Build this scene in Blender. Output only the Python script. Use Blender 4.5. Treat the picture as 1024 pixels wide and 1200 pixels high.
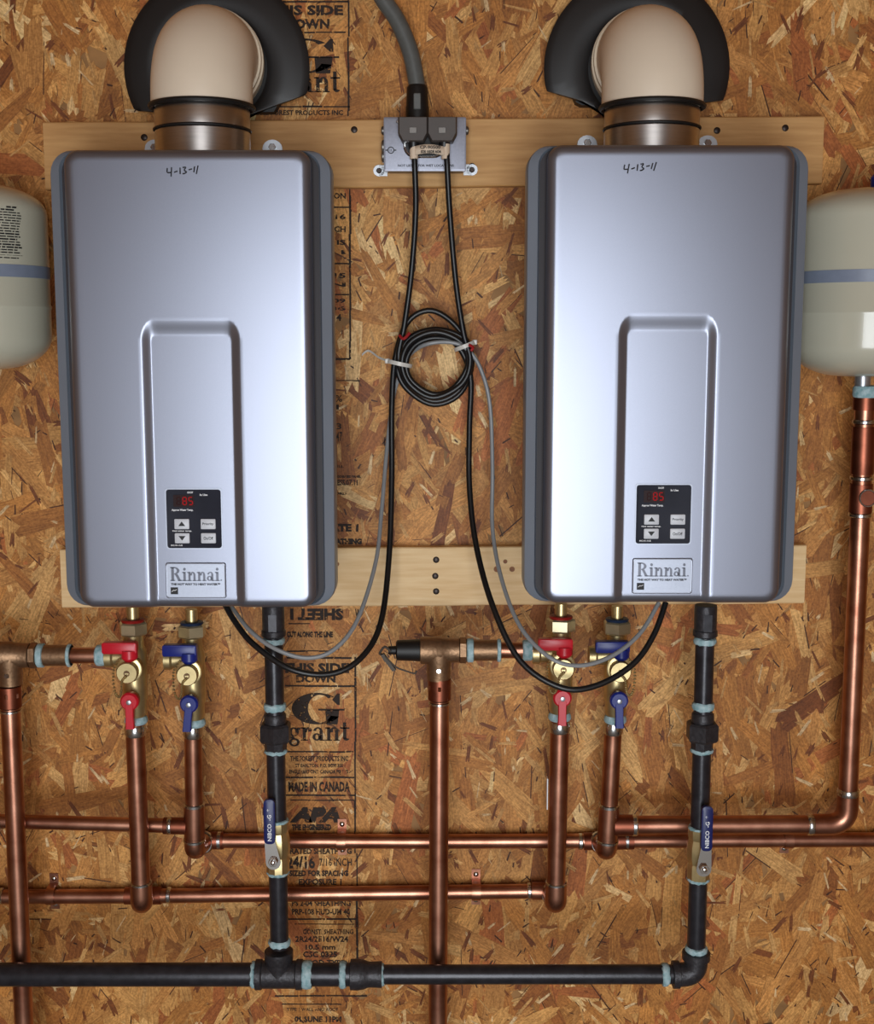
import bpy, bmesh, math, random
from mathutils import Vector, Matrix
for o in list(bpy.data.objects): bpy.data.objects.remove(o)
SC = bpy.context.scene; COL = SC.collection
V = Vector; PI = math.pi

# ---------------------------------------------------------------- camera
F_PX, PITCH = 1500.0, math.radians(7.8)
CAM = V((0, -1.9, 1.45))
cd = bpy.data.cameras.new('camera'); cam = bpy.data.objects.new('camera', cd); COL.objects.link(cam)
cam.location = CAM; cam.rotation_euler = (math.radians(90) - PITCH, 0, 0)
cd.sensor_fit = 'VERTICAL'; cd.sensor_height = 24; cd.lens = 24 * F_PX / 1200; cd.clip_start = .05
SC.camera = cam
# ---------------------------------------------------------------- light: overcast day through the open shed door behind the camera
SC.view_settings.view_transform = 'Standard'; SC.view_settings.look = 'None'
SC.view_settings.gamma = 1; SC.view_settings.use_curve_mapping = False
SC.view_settings.exposure = 0.0
w = bpy.data.worlds.new('overcast_sky'); SC.world = w; w.use_nodes = True
w.node_tree.nodes['Background'].inputs[0].default_value = (.80, .90, 1.0, 1)
w.node_tree.nodes['Background'].inputs[1].default_value = 1.0
DOOR_W, DOOR_T, FRONT_Y = 1.12, 1.8, -3.0
ld = bpy.data.lights.new('doorway_daylight', 'AREA'); ld.shape = 'RECTANGLE'
ld.size = DOOR_W; ld.size_y = DOOR_T - .05; ld.energy = 56; ld.color = (.93, .97, 1.0)
lo = bpy.data.objects.new('doorway_daylight', ld); COL.objects.link(lo)
lo.location = (0, FRONT_Y - .12, DOOR_T / 2); lo.rotation_euler = (math.radians(90), 0, 0)

# ---------------------------------------------------------------- pixel -> point on a depth plane of the room
RIGHT = V((1, 0, 0)); FWD = V((0, math.cos(PITCH), -math.sin(PITCH))); UP = V((0, math.sin(PITCH), math.cos(PITCH)))
def P(px, py, y=0.0):
    d = FWD + RIGHT * ((px - 512) / F_PX) - UP * ((py - 600) / F_PX)
    return CAM + d * ((y - CAM.y) / d.y)
def M(px, py, y):                                   # metres per photo pixel there
    return (P(px, py, y) - CAM).dot(FWD) / F_PX

# ---------------------------------------------------------------- materials
def srgb(r, g, b):
    f = lambda c: (c / 255 / 12.92) if c <= 10 else ((c / 255 + .055) / 1.055) ** 2.4
    return (f(r), f(g), f(b), 1)
def mat(name, col, rough=.5, metal=0, var=.12, scale=30, bump=.0, stretch=(1, 1, 1), spec=.5, alt=None, coat=0):
    m = bpy.data.materials.new(name); m.use_nodes = True; nt = m.node_tree; b = nt.nodes['Principled BSDF']
    b.inputs['Roughness'].default_value = rough; b.inputs['Metallic'].default_value = metal
    b.inputs['Specular IOR Level'].default_value = spec; b.inputs['Coat Weight'].default_value = coat
    tc = nt.nodes.new('ShaderNodeTexCoord'); mp = nt.nodes.new('ShaderNodeMapping'); mp.inputs['Scale'].default_value = stretch
    nz = nt.nodes.new('ShaderNodeTexNoise'); nz.inputs['Scale'].default_value = scale; nz.inputs['Detail'].default_value = 5
    nt.links.new(tc.outputs['Object'], mp.inputs[0]); nt.links.new(mp.outputs[0], nz.inputs['Vector'])
    rp = nt.nodes.new('ShaderNodeValToRGB'); c = srgb(*col)
    a = alt and srgb(*alt) or tuple(x * (1 - var * 2) for x in c[:3]) + (1,)
    rp.color_ramp.elements[0].position = .3; rp.color_ramp.elements[1].position = .7
    rp.color_ramp.elements[0].color = a; rp.color_ramp.elements[1].color = c
    nt.links.new(nz.outputs[0], rp.inputs[0]); nt.links.new(rp.outputs[0], b.inputs['Base Color'])
    if bump:
        bp = nt.nodes.new('ShaderNodeBump'); bp.inputs['Strength'].default_value = bump; bp.inputs['Distance'].default_value = .002
        nt.links.new(nz.outputs[0], bp.inputs['Height']); nt.links.new(bp.outputs[0], b.inputs['Normal'])
    return m
MT = dict(
    silver=mat('silver_lacquer', (142, 146, 160), .36, .85, .02, 900, .012),
    case=mat('grey_enamel', (132, 142, 156), .34, .3, .05, 8),
    gap=mat('dark_gap', (34, 26, 32), .6, 0, .1),
    panel=mat('black_panel', (40, 42, 54), .6, spec=.2), btn=mat('button_plastic', (208, 212, 220), .4, 0, .03),
    screen=mat('screen', (38, 6, 8), .4, spec=.15), ink=mat('ink', (22, 22, 26), .6), white=mat('white_print', (232, 234, 238), .5, 0, .03),
    plate=mat('plate_silver', (160, 165, 178), .42, .8, .03, 400), emboss=mat('embossed_letters', (98, 100, 110), .35, .6, .05),
    galv=mat('galvanized', (190, 194, 200), .35, .85, .12, 60), steel=mat('stainless_steel', (196, 190, 186), .32, 1, .06, 40, 0, (1, 1, 12)),
    beige=mat('beige_plastic', (234, 218, 196), .42, 0, .04, 12), rim=mat('pale_plastic', (228, 214, 190), .4, 0, .04),
    rubber=mat('black_rubber', (30, 29, 30), .42, 0, .15, 14), gasket=mat('black_gasket', (18, 17, 18), .5),
    copper=mat('copper', (194, 142, 118), .34, 1, .17, 26, .03, (1, 1, 1), alt=(148, 96, 76)),
    oxid=mat('oxidised_copper', (152, 90, 70), .42, 1, .2, 40), solder=mat('solder', (205, 205, 205), .22, 1, .1, 90, .1),
    brass=mat('brass', (212, 192, 142), .36, .9, .12, 60, .05), bronze=mat('cast_bronze', (150, 118, 90), .45, .85, .12, 220, .25),
    nutm=mat('plated_brass_nut', (206, 194, 160), .38, .85, .1, 60),
    red=mat('red_grip', (206, 24, 44), .35, 0, .08), blue=mat('blue_grip', (24, 40, 128), .35, 0, .1), navy=mat('navy_vinyl', (24, 34, 96), .38, 0, .1),
    redseal=mat('red_washer', (150, 24, 18), .5), bluseal=mat('blue_washer', (26, 44, 74), .5), chrome=mat('chrome', (235, 235, 235), .1, 1, .02),
    iron=mat('black_iron', (52, 51, 57), .30, .35, .25, 70, .12), cast=mat('cast_iron', (58, 56, 60), .42, .35, .2, 200, .35),
    dope=mat('pipe_sealant', (180, 202, 208), .6, 0, .18, 160, .5, alt=(120, 160, 166)),
    tank=mat('tank_enamel', (192, 190, 172), .22, 0, .02, 6, coat=.4), stripe=mat('grey_blue_band', (128, 138, 158), .4, 0, .06, 60),
    cord=mat('black_cord', (22, 22, 24), .38), grey=mat('grey_cable', (140, 142, 144), .4, 0, .05), tie=mat('clear_nylon', (214, 210, 202), .35, 0, .04),
    conduit=mat('grey_conduit', (92, 94, 92), .45, 0, .1, 80), plug=mat('plug_plastic', (78, 70, 66), .5, 0, .08), tag=mat('tag_paper', (226, 204, 180), .6, 0, .05),
    box=mat('steel_box', (128, 124, 120), .4, .8, .15, 50), boxc=mat('steel_cover', (146, 148, 160), .45, .7, .06, 300),
    tlever=mat('dull_steel', (92, 84, 76), .65, .5, .1), zinc=mat('zinc_screw', (215, 215, 215), .18, 1, .05), screw=mat('dark_screw', (58, 48, 44), .4, .6, .1), redwire=mat('red_wire', (170, 30, 34), .5),
    board_top=mat('pine_board', (212, 164, 104), .6, 0, .13, 9, .12, (1.2, 1, 14), alt=(188, 138, 80)),
    board_low=mat('pale_pine_board', (240, 208, 158), .6, 0, .1, 9, .1, (1.2, 1, 14), alt=(222, 182, 126)),
    knot=mat('wood_knot', (150, 92, 48), .6, 0, .2, 90),
    floor=mat('concrete', (150, 146, 140), .8, 0, .15, 5, .3), osbplain=mat('panel_board', (172, 124, 70), .65, 0, .25, 22, .2),
)
def glow(name, col, st):
    m = bpy.data.materials.new(name); m.use_nodes = True; b = m.node_tree.nodes['Principled BSDF']
    b.inputs['Base Color'].default_value = srgb(*col); b.inputs['Roughness'].default_value = .6; b.inputs['Specular IOR Level'].default_value = .1; b.inputs['Emission Color'].default_value = srgb(*col); b.inputs['Emission Strength'].default_value = st
    return m
MT['led'] = glow('red_led', (170, 12, 18), .16)
MT['leddim'] = mat('unlit_segment', (48, 8, 10), .5, spec=.1)
def stamp_mat():
    m = bpy.data.materials.new('worn_stamp_ink'); m.use_nodes = True; nt = m.node_tree; b = nt.nodes['Principled BSDF']
    b.inputs['Base Color'].default_value = srgb(40, 26, 18); b.inputs['Roughness'].default_value = .75
    tc = nt.nodes.new('ShaderNodeTexCoord'); nz = nt.nodes.new('ShaderNodeTexNoise'); nz.inputs['Scale'].default_value = 170; nz.inputs['Detail'].default_value = 4
    rp = nt.nodes.new('ShaderNodeValToRGB'); rp.color_ramp.elements[0].position = .32; rp.color_ramp.elements[1].position = .44
    rp.color_ramp.elements[0].color = (.1, .1, .1, 1); rp.color_ramp.elements[1].color = (1, 1, 1, 1)
    nt.links.new(tc.outputs['Object'], nz.inputs['Vector']); nt.links.new(nz.outputs[0], rp.inputs[0]); nt.links.new(rp.outputs[0], b.inputs['Alpha'])
    return m
MT['stamp'] = stamp_mat()
def strand_mat():
    m = bpy.data.materials.new('wood_strands'); m.use_nodes = True; nt = m.node_tree; b = nt.nodes['Principled BSDF']; L = nt.links
    at = nt.nodes.new('ShaderNodeAttribute'); at.attribute_name = 'Col'
    uv = nt.nodes.new('ShaderNodeUVMap'); uv.uv_map = 'grain'
    mp = nt.nodes.new('ShaderNodeMapping'); mp.inputs['Scale'].default_value = (34, 420, 1)
    nz = nt.nodes.new('ShaderNodeTexNoise'); nz.inputs['Scale'].default_value = 1; nz.inputs['Detail'].default_value = 6; nz.inputs['Roughness'].default_value = .65; nz.inputs['Distortion'].default_value = .6
    L.new(uv.outputs[0], mp.inputs[0]); L.new(mp.outputs[0], nz.inputs['Vector'])
    r1 = nt.nodes.new('ShaderNodeValToRGB'); e = r1.color_ramp.elements
    e[0].position = .28; e[0].color = (.52, .46, .40, 1); e[1].position = .66; e[1].color = (1.12, 1.12, 1.12, 1)
    L.new(nz.outputs[0], r1.inputs[0])
    mx = nt.nodes.new('ShaderNodeMix'); mx.data_type = 'RGBA'; mx.blend_type = 'MULTIPLY'; mx.inputs[0].default_value = 1
    L.new(at.outputs['Color'], mx.inputs[6]); L.new(r1.outputs[0], mx.inputs[7])
    # big soft stains of the sheet
    tc = nt.nodes.new('ShaderNodeTexCoord'); n2 = nt.nodes.new('ShaderNodeTexNoise'); n2.inputs['Scale'].default_value = 7; n2.inputs['Detail'].default_value = 6
    L.new(tc.outputs['Object'], n2.inputs['Vector']); r2 = nt.nodes.new('ShaderNodeValToRGB'); e = r2.color_ramp.elements
    e[0].position = .34; e[0].color = (.80, .76, .72, 1); e[1].position = .62; e[1].color = (1.05, 1.05, 1.05, 1); L.new(n2.outputs[0], r2.inputs[0])
    m2 = nt.nodes.new('ShaderNodeMix'); m2.data_type = 'RGBA'; m2.blend_type = 'MULTIPLY'; m2.inputs[0].default_value = 1
    n3 = nt.nodes.new('ShaderNodeTexNoise'); n3.inputs['Scale'].default_value = 330; n3.inputs['Detail'].default_value = 3
    L.new(tc.outputs['Object'], n3.inputs['Vector']); r3 = nt.nodes.new('ShaderNodeValToRGB'); e = r3.color_ramp.elements
    e[0].position = .36; e[0].color = (.78, .72, .66, 1); e[1].position = .6; e[1].color = (1.1, 1.1, 1.1, 1); L.new(n3.outputs[0], r3.inputs[0])
    m3 = nt.nodes.new('ShaderNodeMix'); m3.data_type = 'RGBA'; m3.blend_type = 'MULTIPLY'; m3.inputs[0].default_value = 1
    L.new(mx.outputs[2], m3.inputs[6]); L.new(r3.outputs[0], m3.inputs[7]); L.new(m3.outputs[2], m2.inputs[6]); L.new(r2.outputs[0], m2.inputs[7]); L.new(m2.outputs[2], b.inputs['Base Color'])
    b.inputs['Roughness'].default_value = .55; b.inputs['Specular IOR Level'].default_value = .35
    bp = nt.nodes.new('ShaderNodeBump'); bp.inputs['Strength'].default_value = .35; bp.inputs['Distance'].default_value = .001
    L.new(nz.outputs[0], bp.inputs['Height']); L.new(bp.outputs[0], b.inputs['Normal'])
    return m
MT['strand'] = strand_mat()

# ---------------------------------------------------------------- mesh builder
class MB:
    def __init__(s): s.v = []; s.f = []
    def add(s, vs, fs):
        k = len(s.v); s.v += [V(a) for a in vs]; s.f += [tuple(i + k for i in f) for f in fs]; return s
    def loft(s, rings, cap0=True, cap1=True):
        n = len(rings[0]); vs = [p for r in rings for p in r]; fs = []
        for i in range(len(rings) - 1):
            for j in range(n):
                a, b = i * n + j, i * n + (j + 1) % n; fs.append((a, b, b + n, a + n))
        if cap0: fs.append(tuple(range(n))[::-1])
        if cap1: fs.append(tuple(range((len(rings) - 1) * n, len(rings) * n)))
        return s.add(vs, fs)
    def tube(s, pts, r, n=14, cap=True):
        pts = [V(p) for p in pts]; R = r if isinstance(r, (list, tuple)) else [r] * len(pts)
        t0 = (pts[1] - pts[0]).normalized(); u = t0.orthogonal().normalized(); rings = []
        for i, p in enumerate(pts):
            t = (pts[min(i + 1, len(pts) - 1)] - pts[max(i - 1, 0)]).normalized()
            u = (u - t * u.dot(t)).normalized(); w_ = t.cross(u)
            rings.append([p + (u * math.cos(2 * PI * j / n) + w_ * math.sin(2 * PI * j / n)) * R[i] for j in range(n)])
        return s.loft(rings, cap, cap)
    def lathe(s, o, axis, prof, n=28, cap=True):
        axis = V(axis).normalized(); u = axis.orthogonal().normalized(); w_ = axis.cross(u); o = V(o)
        return s.loft([[o + axis * t + (u * math.cos(2 * PI * j / n) + w_ * math.sin(2 * PI * j / n)) * r for j in range(n)] for t, r in prof], cap, cap)
    def ring(s, o, axis, R, r, n=28, k=8, flat=1):     # torus
        axis = V(axis).normalized(); u = axis.orthogonal().normalized(); w_ = axis.cross(u); o = V(o); vs = []; fs = []
        for i in range(n):
            d = u * math.cos(2 * PI * i / n) + w_ * math.sin(2 * PI * i / n)
            for j in range(k): vs.append(o + d * (R + r * math.cos(2 * PI * j / k)) + axis * r * flat * math.sin(2 * PI * j / k))
        for i in range(n):
            for j in range(k): fs.append((i * k + j, ((i + 1) % n) * k + j, ((i + 1) % n) * k + (j + 1) % k, i * k + (j + 1) % k))
        return s.add(vs, fs)
    def hexa(s, o, axis, r, h, turn=0, ch=.12):
        axis = V(axis).normalized(); u = V((0, -1, 0)) if abs(axis.y) < .5 else V((1, 0, 0)); w_ = axis.cross(u); o = V(o)
        R = lambda t, q: [o + axis * t + (u * math.cos(PI * j / 3 + turn) + w_ * math.sin(PI * j / 3 + turn)) * q for j in range(6)]
        return s.loft([R(0, r * (1 - ch)), R(h * .12, r), R(h * .88, r), R(h, r * (1 - ch))])
    def box(s, c, size, b=0):
        x, y, z = [q / 2 for q in size]; c = V(c)
        return s.rr(c, [(-y, x - b, z - b, b), (-y + b, x, z, b), (y - b, x, z, b), (y, x - b, z - b, b)], 2) if b else s.rr(c, [(-y, x, z, 0), (y, x, z, 0)], 1)
    def rr(s, c, secs, n=6):                           # rounded rectangles in XZ lofted along y: (dy, half w, half h, radius)
        c = V(c); rings = []
        for dy, hw, hh, r in secs:
            pts = []
            for sx, sz, a0 in ((1, 1, 0), (-1, 1, PI / 2), (-1, -1, PI), (1, -1, 3 * PI / 2)):
                for k in range(n):
                    a = a0 + (PI / 2) * (k / (n - 1) if n > 1 else .5); q = r if n > 1 else 0
                    pts.append(c + V((sx * (hw - q) + q * math.cos(a), dy, sz * (hh - q) + q * math.sin(a))))
            rings.append(pts)
        return s.loft(rings)
    def prism(s, poly, y0, y1):                        # polygon of (x, z)
        n = len(poly); vs = [(x, y0, z) for x, z in poly] + [(x, y1, z) for x, z in poly]
        return s.add(vs, [tuple(range(n)), tuple(range(2 * n - 1, n - 1, -1))] + [(i, i + n, (i + 1) % n + n, (i + 1) % n) for i in range(n)])
    def rect(s, x0, x1, z0, z1, y0, y1): return s.prism([(x0, z0), (x1, z0), (x1, z1), (x0, z1)], y0, y1)
    def build(s, name, m, parent=None, sharp=35, label=None):
        me = bpy.data.meshes.new(name); L = root_loc(parent)
        me.from_pydata([tuple(a - L) for a in s.v], [], s.f); me.update()
        bm = bmesh.new(); bm.from_mesh(me); bmesh.ops.recalc_face_normals(bm, faces=bm.faces); bm.to_mesh(me); bm.free()
        me.polygons.foreach_set('use_smooth', [True] * len(me.polygons)); me.set_sharp_from_angle(angle=math.radians(sharp))
        me.materials.append(MT[m]); o = bpy.data.objects.new(name, me); COL.objects.link(o); o.parent = parent
        if label: o['label'] = label
        return o
def root_loc(p):
    if p is None: return V((0, 0, 0))
    while p.parent: p = p.parent
    return p.location.copy()
def tag(o, label, cat, group=None):
    o['label'] = label; o['category'] = cat
    if group: o['group'] = group
    return o
def thing(name, label, cat, loc, group=None):
    o = bpy.data.objects.new(name, None); COL.objects.link(o); o.location = loc; o.empty_display_size = .05
    return tag(o, label, cat, group)
def structure(o): o['kind'] = 'structure'; return o
def smooth_path(pts, k=6):
    pts = [V(p) for p in pts]; out = []
    for i in range(len(pts) - 1):
        p0, p1, p2, p3 = pts[max(i - 1, 0)], pts[i], pts[i + 1], pts[min(i + 2, len(pts) - 1)]
        for j in range(k):
            t = j / k
            out.append(.5 * ((2 * p1) + (p2 - p0) * t + (2 * p0 - 5 * p1 + 4 * p2 - p3) * t * t + (3 * p1 - p0 - 3 * p2 + p3) * t ** 3))
    return out + [pts[-1]]
def text_mesh(body, bold=0.0, spacing=1.0):
    c = bpy.data.curves.new('t', 'FONT'); c.body = body; c.offset = bold; c.resolution_u = 2; c.space_character = spacing
    o = bpy.data.objects.new('t', c); COL.objects.link(o); dg = bpy.context.evaluated_depsgraph_get(); dg.update()
    me = bpy.data.meshes.new_from_object(o.evaluated_get(dg)); bpy.data.objects.remove(o)
    vs = [v.co.copy() for v in me.vertices]; fs = [tuple(p.vertices) for p in me.polygons]; bpy.data.meshes.remove(me); bpy.data.curves.remove(c)
    return vs, fs
def put_text(mb, body, cx, cz, wd, ht, y, bold=0.0, rot=False, slant=0.0):      # flat lettering facing -y, fitted to width x height
    vs, fs = text_mesh(body, bold)
    if not vs: return
    x0, x1 = min(v.x for v in vs), max(v.x for v in vs); y0, y1 = min(v.y for v in vs), max(v.y for v in vs)
    q = -1 if rot else 1
    out = []
    for v in vs:
        a = ((v.x - x0) / (x1 - x0) - .5) * wd; b = ((v.y - y0) / max(y1 - y0, 1e-6) - .5) * ht
        out.append((cx + q * (a + slant * b), y, cz + q * b))
    mb.add(out, fs)
def px_text(mb, body, x0, x1, y0, y1, y, **kw):    # the same, given the edges measured in the photograph
    a, b = P(x0, y1, y), P(x1, y0, y); put_text(mb, body, (a.x + b.x) / 2, (a.z + b.z) / 2, b.x - a.x, b.z - a.z, y, **kw)
# serif letters drawn as polygons (cap height 1)
def arc(cx, cy, ox, oy, ix, iy, a0, a1, n=16, dx=0):
    A = [math.radians(a0 + (a1 - a0) * i / n) for i in range(n + 1)]
    return [[(cx + ox * math.cos(A[i]), cy + oy * math.sin(A[i])), (cx + ox * math.cos(A[i + 1]), cy + oy * math.sin(A[i + 1])),
             (cx + dx + ix * math.cos(A[i + 1]), cy + iy * math.sin(A[i + 1])), (cx + dx + ix * math.cos(A[i]), cy + iy * math.sin(A[i]))] for i in range(n)]
def R4(x0, y0, x1, y1): return [[(x0, y0), (x1, y0), (x1, y1), (x0, y1)]]
GL = {
    'R': (.9, R4(.08, 0, .28, 1) + R4(0, 0, .36, .06) + R4(0, .94, .36, 1) + arc(.3, .74, .4, .26, .2, .2, -90, 90) + [[(.34, .5), (.54, .5), (.82, 0), (.6, 0)]] + R4(.58, 0, .88, .06)),
    'i': (.38, R4(.09, 0, .27, .64) + R4(0, 0, .36, .05) + R4(0, .58, .2, .64) + arc(.18, .85, .1, .1, 0, 0, 0, 360)),
    'n': (.74, R4(.09, 0, .25, .64) + R4(0, 0, .33, .05) + R4(0, .58, .2, .64) + arc(.42, .4, .21, .25, .05, .18, 0, 180) + R4(.47, 0, .63, .4) + R4(.4, 0, .71, .05)),
    'a': (.62, R4(.34, 0, .5, .45) + R4(.4, 0, .6, .05) + arc(.27, .44, .23, .21, .09, .15, 0, 170) + arc(.21, .18, .21, .18, .07, .12, 0, 360)),
    'g': (.6, arc(.26, .42, .25, .22, .09, .16, 0, 360) + arc(.28, -.08, .27, .2, .13, .13, 0, 360) + R4(.42, .52, .58, .62) + R4(.08, .1, .3, .2)),
    'r': (.56, R4(.09, 0, .25, .64) + R4(0, 0, .36, .05) + R4(0, .58, .2, .64) + arc(.36, .4, .16, .25, .06, .14, 60, 180) + arc(.44, .53, .1, .1, 0, 0, 0, 360)),
    't': (.5, R4(.12, .1, .28, .88) + R4(0, .57, .44, .64) + arc(.28, .14, .16, .14, .0, .06, 180, 340)),
    'G': (1.05, arc(.5, .5, .5, .5, .24, .44, 48, 330, 30, .06) + R4(.52, .44, 1.04, .49) + [[(.68, .0), (.9, .0), (.94, .46), (.66, .46)]] + [[(.8, .78), (.9, .98), (.95, .98), (.95, .62), (.9, .62)]]),
    '.': (.2, R4(.04, 0, .13, .09)),
}
def serif(mb, word, x0, z0, wd, cap, y0, y1):
    tot = sum(GL[c][0] for c in word); k = wd / tot; x = x0
    for c in word:
        for p in GL[c][1]: mb.prism([(x + a * k, z0 + b * cap) for a, b in p], y0, y1)
        x += GL[c][0] * k

# ================================================================ the shed
b = MB(); b.rect(-1.6, 1.6, 0, 2.4, 0, .02); WALL = structure(b.build('wall_back', 'osbplain'))
WALL['label'] = 'oriented strand board wall of pressed tan wood flakes behind the heaters'
b = MB(); b.rect(-1.62, -1.6, 0, 2.4, FRONT_Y, .02); structure(b.build('wall_left', 'osbplain'))
b = MB(); b.rect(1.6, 1.62, 0, 2.4, FRONT_Y, .02); structure(b.build('wall_right', 'osbplain'))
b = MB(); b.box((0, FRONT_Y / 2, -.05), (3.24, -FRONT_Y + .1, .1)); structure(b.build('floor', 'floor'))
b = MB(); b.box((0, FRONT_Y / 2, 2.42), (3.24, -FRONT_Y + .1, .04)); structure(b.build('ceiling', 'osbplain'))
b = MB(); h = DOOR_W / 2
b.rect(-1.62, -h, 0, 2.4, FRONT_Y - .04, FRONT_Y); b.rect(h, 1.62, 0, 2.4, FRONT_Y - .04, FRONT_Y); b.rect(-h, h, DOOR_T, 2.4, FRONT_Y - .04, FRONT_Y)
structure(b.build('wall_front', 'osbplain'))

# strands pressed into the board: each flake its own little polygon with its own colour
def strands():
    rnd = random.Random(11); vs = []; fs = []; cols = []; uvs = []
    pal = [((190, 136, 74), 5), ((178, 122, 60), 6), ((200, 150, 86), 4), ((164, 108, 52), 4), ((210, 166, 104), 1.7), ((146, 90, 42), 1.3), ((226, 190, 134), .8), ((170, 102, 52), 1.6), ((122, 70, 32), .3)]
    names = [srgb(*c)[:3] for c, _ in pal]; wts = [w_ for _, w_ in pal]
    X0, X1, Z0, Z1 = -1.15, 1.15, .12, 2.2; u_ = rnd.uniform
    def flake(x, z, L, W, ang, dep, col, tilt, jag, k_end=3):
        ca, sa = math.cos(ang), math.sin(ang); k = len(vs); j = lambda s: u_(-1, 1) * s
        taper = u_(.55, 1.0); W2 = W * taper; sh = j(W * .3); pl = []
        for i in range(4): t = i / 3; pl.append((-L / 2 + L * t + j(L * .05), -(W + (W2 - W) * t) / 2 + j(W * .07) + sh * (t - .5)))
        for i in range(k_end): t = (i + 1) / (k_end + 1); pl.append((L / 2 + (jag if i % 2 else -jag) * u_(.2, 1.2), -W2 / 2 + W2 * t + sh * .5))
        for i in range(4): t = 1 - i / 3; pl.append((-L / 2 + L * t + j(L * .05), (W + (W2 - W) * t) / 2 + j(W * .07) + sh * (t - .5)))
        for i in range(k_end): t = 1 - (i + 1) / (k_end + 1); pl.append((-L / 2 + (jag if i % 2 else -jag) * u_(.2, 1.2), -W / 2 + W * t - sh * .5))
        ou, ov = u_(0, 9), u_(0, 9); g = u_(-.13, .13); h = u_(-.08, .08)
        for a, c in pl:
            vs.append((x + a * ca - c * sa, -(dep + tilt * a / L), z + a * sa + c * ca)); uvs.append((ou + a, ov + c))
            q = 1 + g * 2 * a / L + h * 2 * c / W; cols.append([min(1, max(0, e * q)) for e in col])
        fs.append(tuple(range(k, len(vs))))
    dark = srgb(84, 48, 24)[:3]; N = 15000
    for i in range(N):
        x, z = u_(X0, X1), u_(Z0, Z1); big = rnd.random()
        L = u_(.06, .15) if big < .62 else u_(.018, .06); W = min(L * u_(.1, .33), .032)
        ang = PI / 2 + rnd.gauss(0, .55) if rnd.random() < .68 else u_(0, PI)
        c = rnd.choices(names, wts)[0]; f = u_(1.08, 1.38); c = [min(1, q * f) for q in c]; dep = .0002 + .0013 * i / N
        flake(x, z, L, W, ang, dep, c, u_(-.0002, .0002), L * .07)
        if rnd.random() < .30:                         # dark sliver along one edge: resin, and a gap's shade painted as colour
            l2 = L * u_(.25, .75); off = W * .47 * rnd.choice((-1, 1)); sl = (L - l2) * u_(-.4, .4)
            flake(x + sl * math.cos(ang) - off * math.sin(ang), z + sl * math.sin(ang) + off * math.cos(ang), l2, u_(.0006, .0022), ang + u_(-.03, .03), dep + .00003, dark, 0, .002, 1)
    for i in range(5200):                              # splinters and chips, plus short dark slivers painting the micro-shadow of cracks
        x, z = u_(X0, X1), u_(Z0, Z1); t = rnd.random(); ang = PI / 2 + rnd.gauss(0, .7)
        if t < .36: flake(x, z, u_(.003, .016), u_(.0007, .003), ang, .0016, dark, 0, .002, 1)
        elif t < .55: flake(x, z, u_(.006, .03), u_(.001, .006), ang, .0016, srgb(234, 204, 156)[:3], .0002, .003)
        elif t < .85: flake(x, z, u_(.01, .04), u_(.002, .009), ang, .0016, srgb(216, 168, 104)[:3], .0002, .004)
        else: flake(x, z, u_(.01, .034), u_(.003, .009), ang, .0016, srgb(132, 76, 36)[:3], .0002, .004)
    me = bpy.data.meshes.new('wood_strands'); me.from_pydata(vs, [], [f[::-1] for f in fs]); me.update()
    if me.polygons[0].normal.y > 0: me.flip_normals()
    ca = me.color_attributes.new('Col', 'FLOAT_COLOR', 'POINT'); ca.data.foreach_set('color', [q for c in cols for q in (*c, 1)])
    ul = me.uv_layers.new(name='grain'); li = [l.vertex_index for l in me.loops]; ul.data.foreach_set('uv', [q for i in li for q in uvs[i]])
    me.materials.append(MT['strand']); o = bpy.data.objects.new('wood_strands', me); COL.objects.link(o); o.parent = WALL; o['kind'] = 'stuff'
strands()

# mill stamp printed on the board
SY = -.0022
def hline(mb, x0, x1, py, t=2.2, seed=0):
    rnd = random.Random(int(py * 7 + seed)); x = x0
    while x < x1:
        e = min(x1, x + rnd.uniform(10, 40)); a, c = P(x, py + rnd.uniform(-.3, .3), SY), P(e, py, SY); h = M(x, py, SY) * t / 2 * rnd.uniform(.7, 1.1)
        mb.rect(a.x, c.x, a.z - h, a.z + h, SY, SY + .0001); x = e + (rnd.uniform(0, 1.6) if rnd.random() < .4 else 0)
def vline(mb, px, y0, y1, t=2.4):
    rnd = random.Random(int(px + y0)); y = y0
    while y < y1:
        e = min(y1, y + rnd.uniform(14, 50)); a, c = P(px, y, SY), P(px, e, SY); h = M(px, y, SY) * t / 2 * rnd.uniform(.6, 1.1); d = rnd.uniform(-.4, .4) * M(px, y, SY)
        mb.rect(a.x - h + d, a.x + h + d, c.z, a.z, SY, SY + .0001); y = e + (rnd.uniform(0, 2) if rnd.random() < .4 else 0)
T = MB(); Tx = lambda s, x0, x1, y0, y1, **k: px_text(T, s, x0, x1, y0, y1, SY, **dict(k, bold=k.get('bold', 0) + .014))
Tx('THIS SIDE', 310, 402, 6, 18, bold=.03); Tx('DOWN', 334, 386, 22, 34, bold=.03)
hline(T, 296, 408, 2); hline(T, 300, 405, 38, 1.8); hline(T, 300, 410, 125, 2); vline(T, 408, 0, 136); Tx('THE FOREST PRODUCTS INC', 300, 402, 129, 135, bold=.02)
a, c = P(318, 86, SY), P(398, 45, SY); serif(T, 'G', a.x, a.z, c.x - a.x, c.z - a.z, SY, SY + .0001)
a, c = P(322, 108, SY), P(400, 84, SY); serif(T, 'grant', a.x, a.z, c.x - a.x, (c.z - a.z) * 1.15, SY, SY + .0001)
T.build('stamp_print', 'stamp', WALL, label='dark stamped lettering and frame above the upper board')
T = MB(); vline(T, 410, 213, 421); hline(T, 330, 409, 243); hline(T, 330, 409, 309); hline(T, 330, 409, 345, 1.8); hline(T, 330, 410, 421); hline(T, 388, 422, 446, 1.4)
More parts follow.
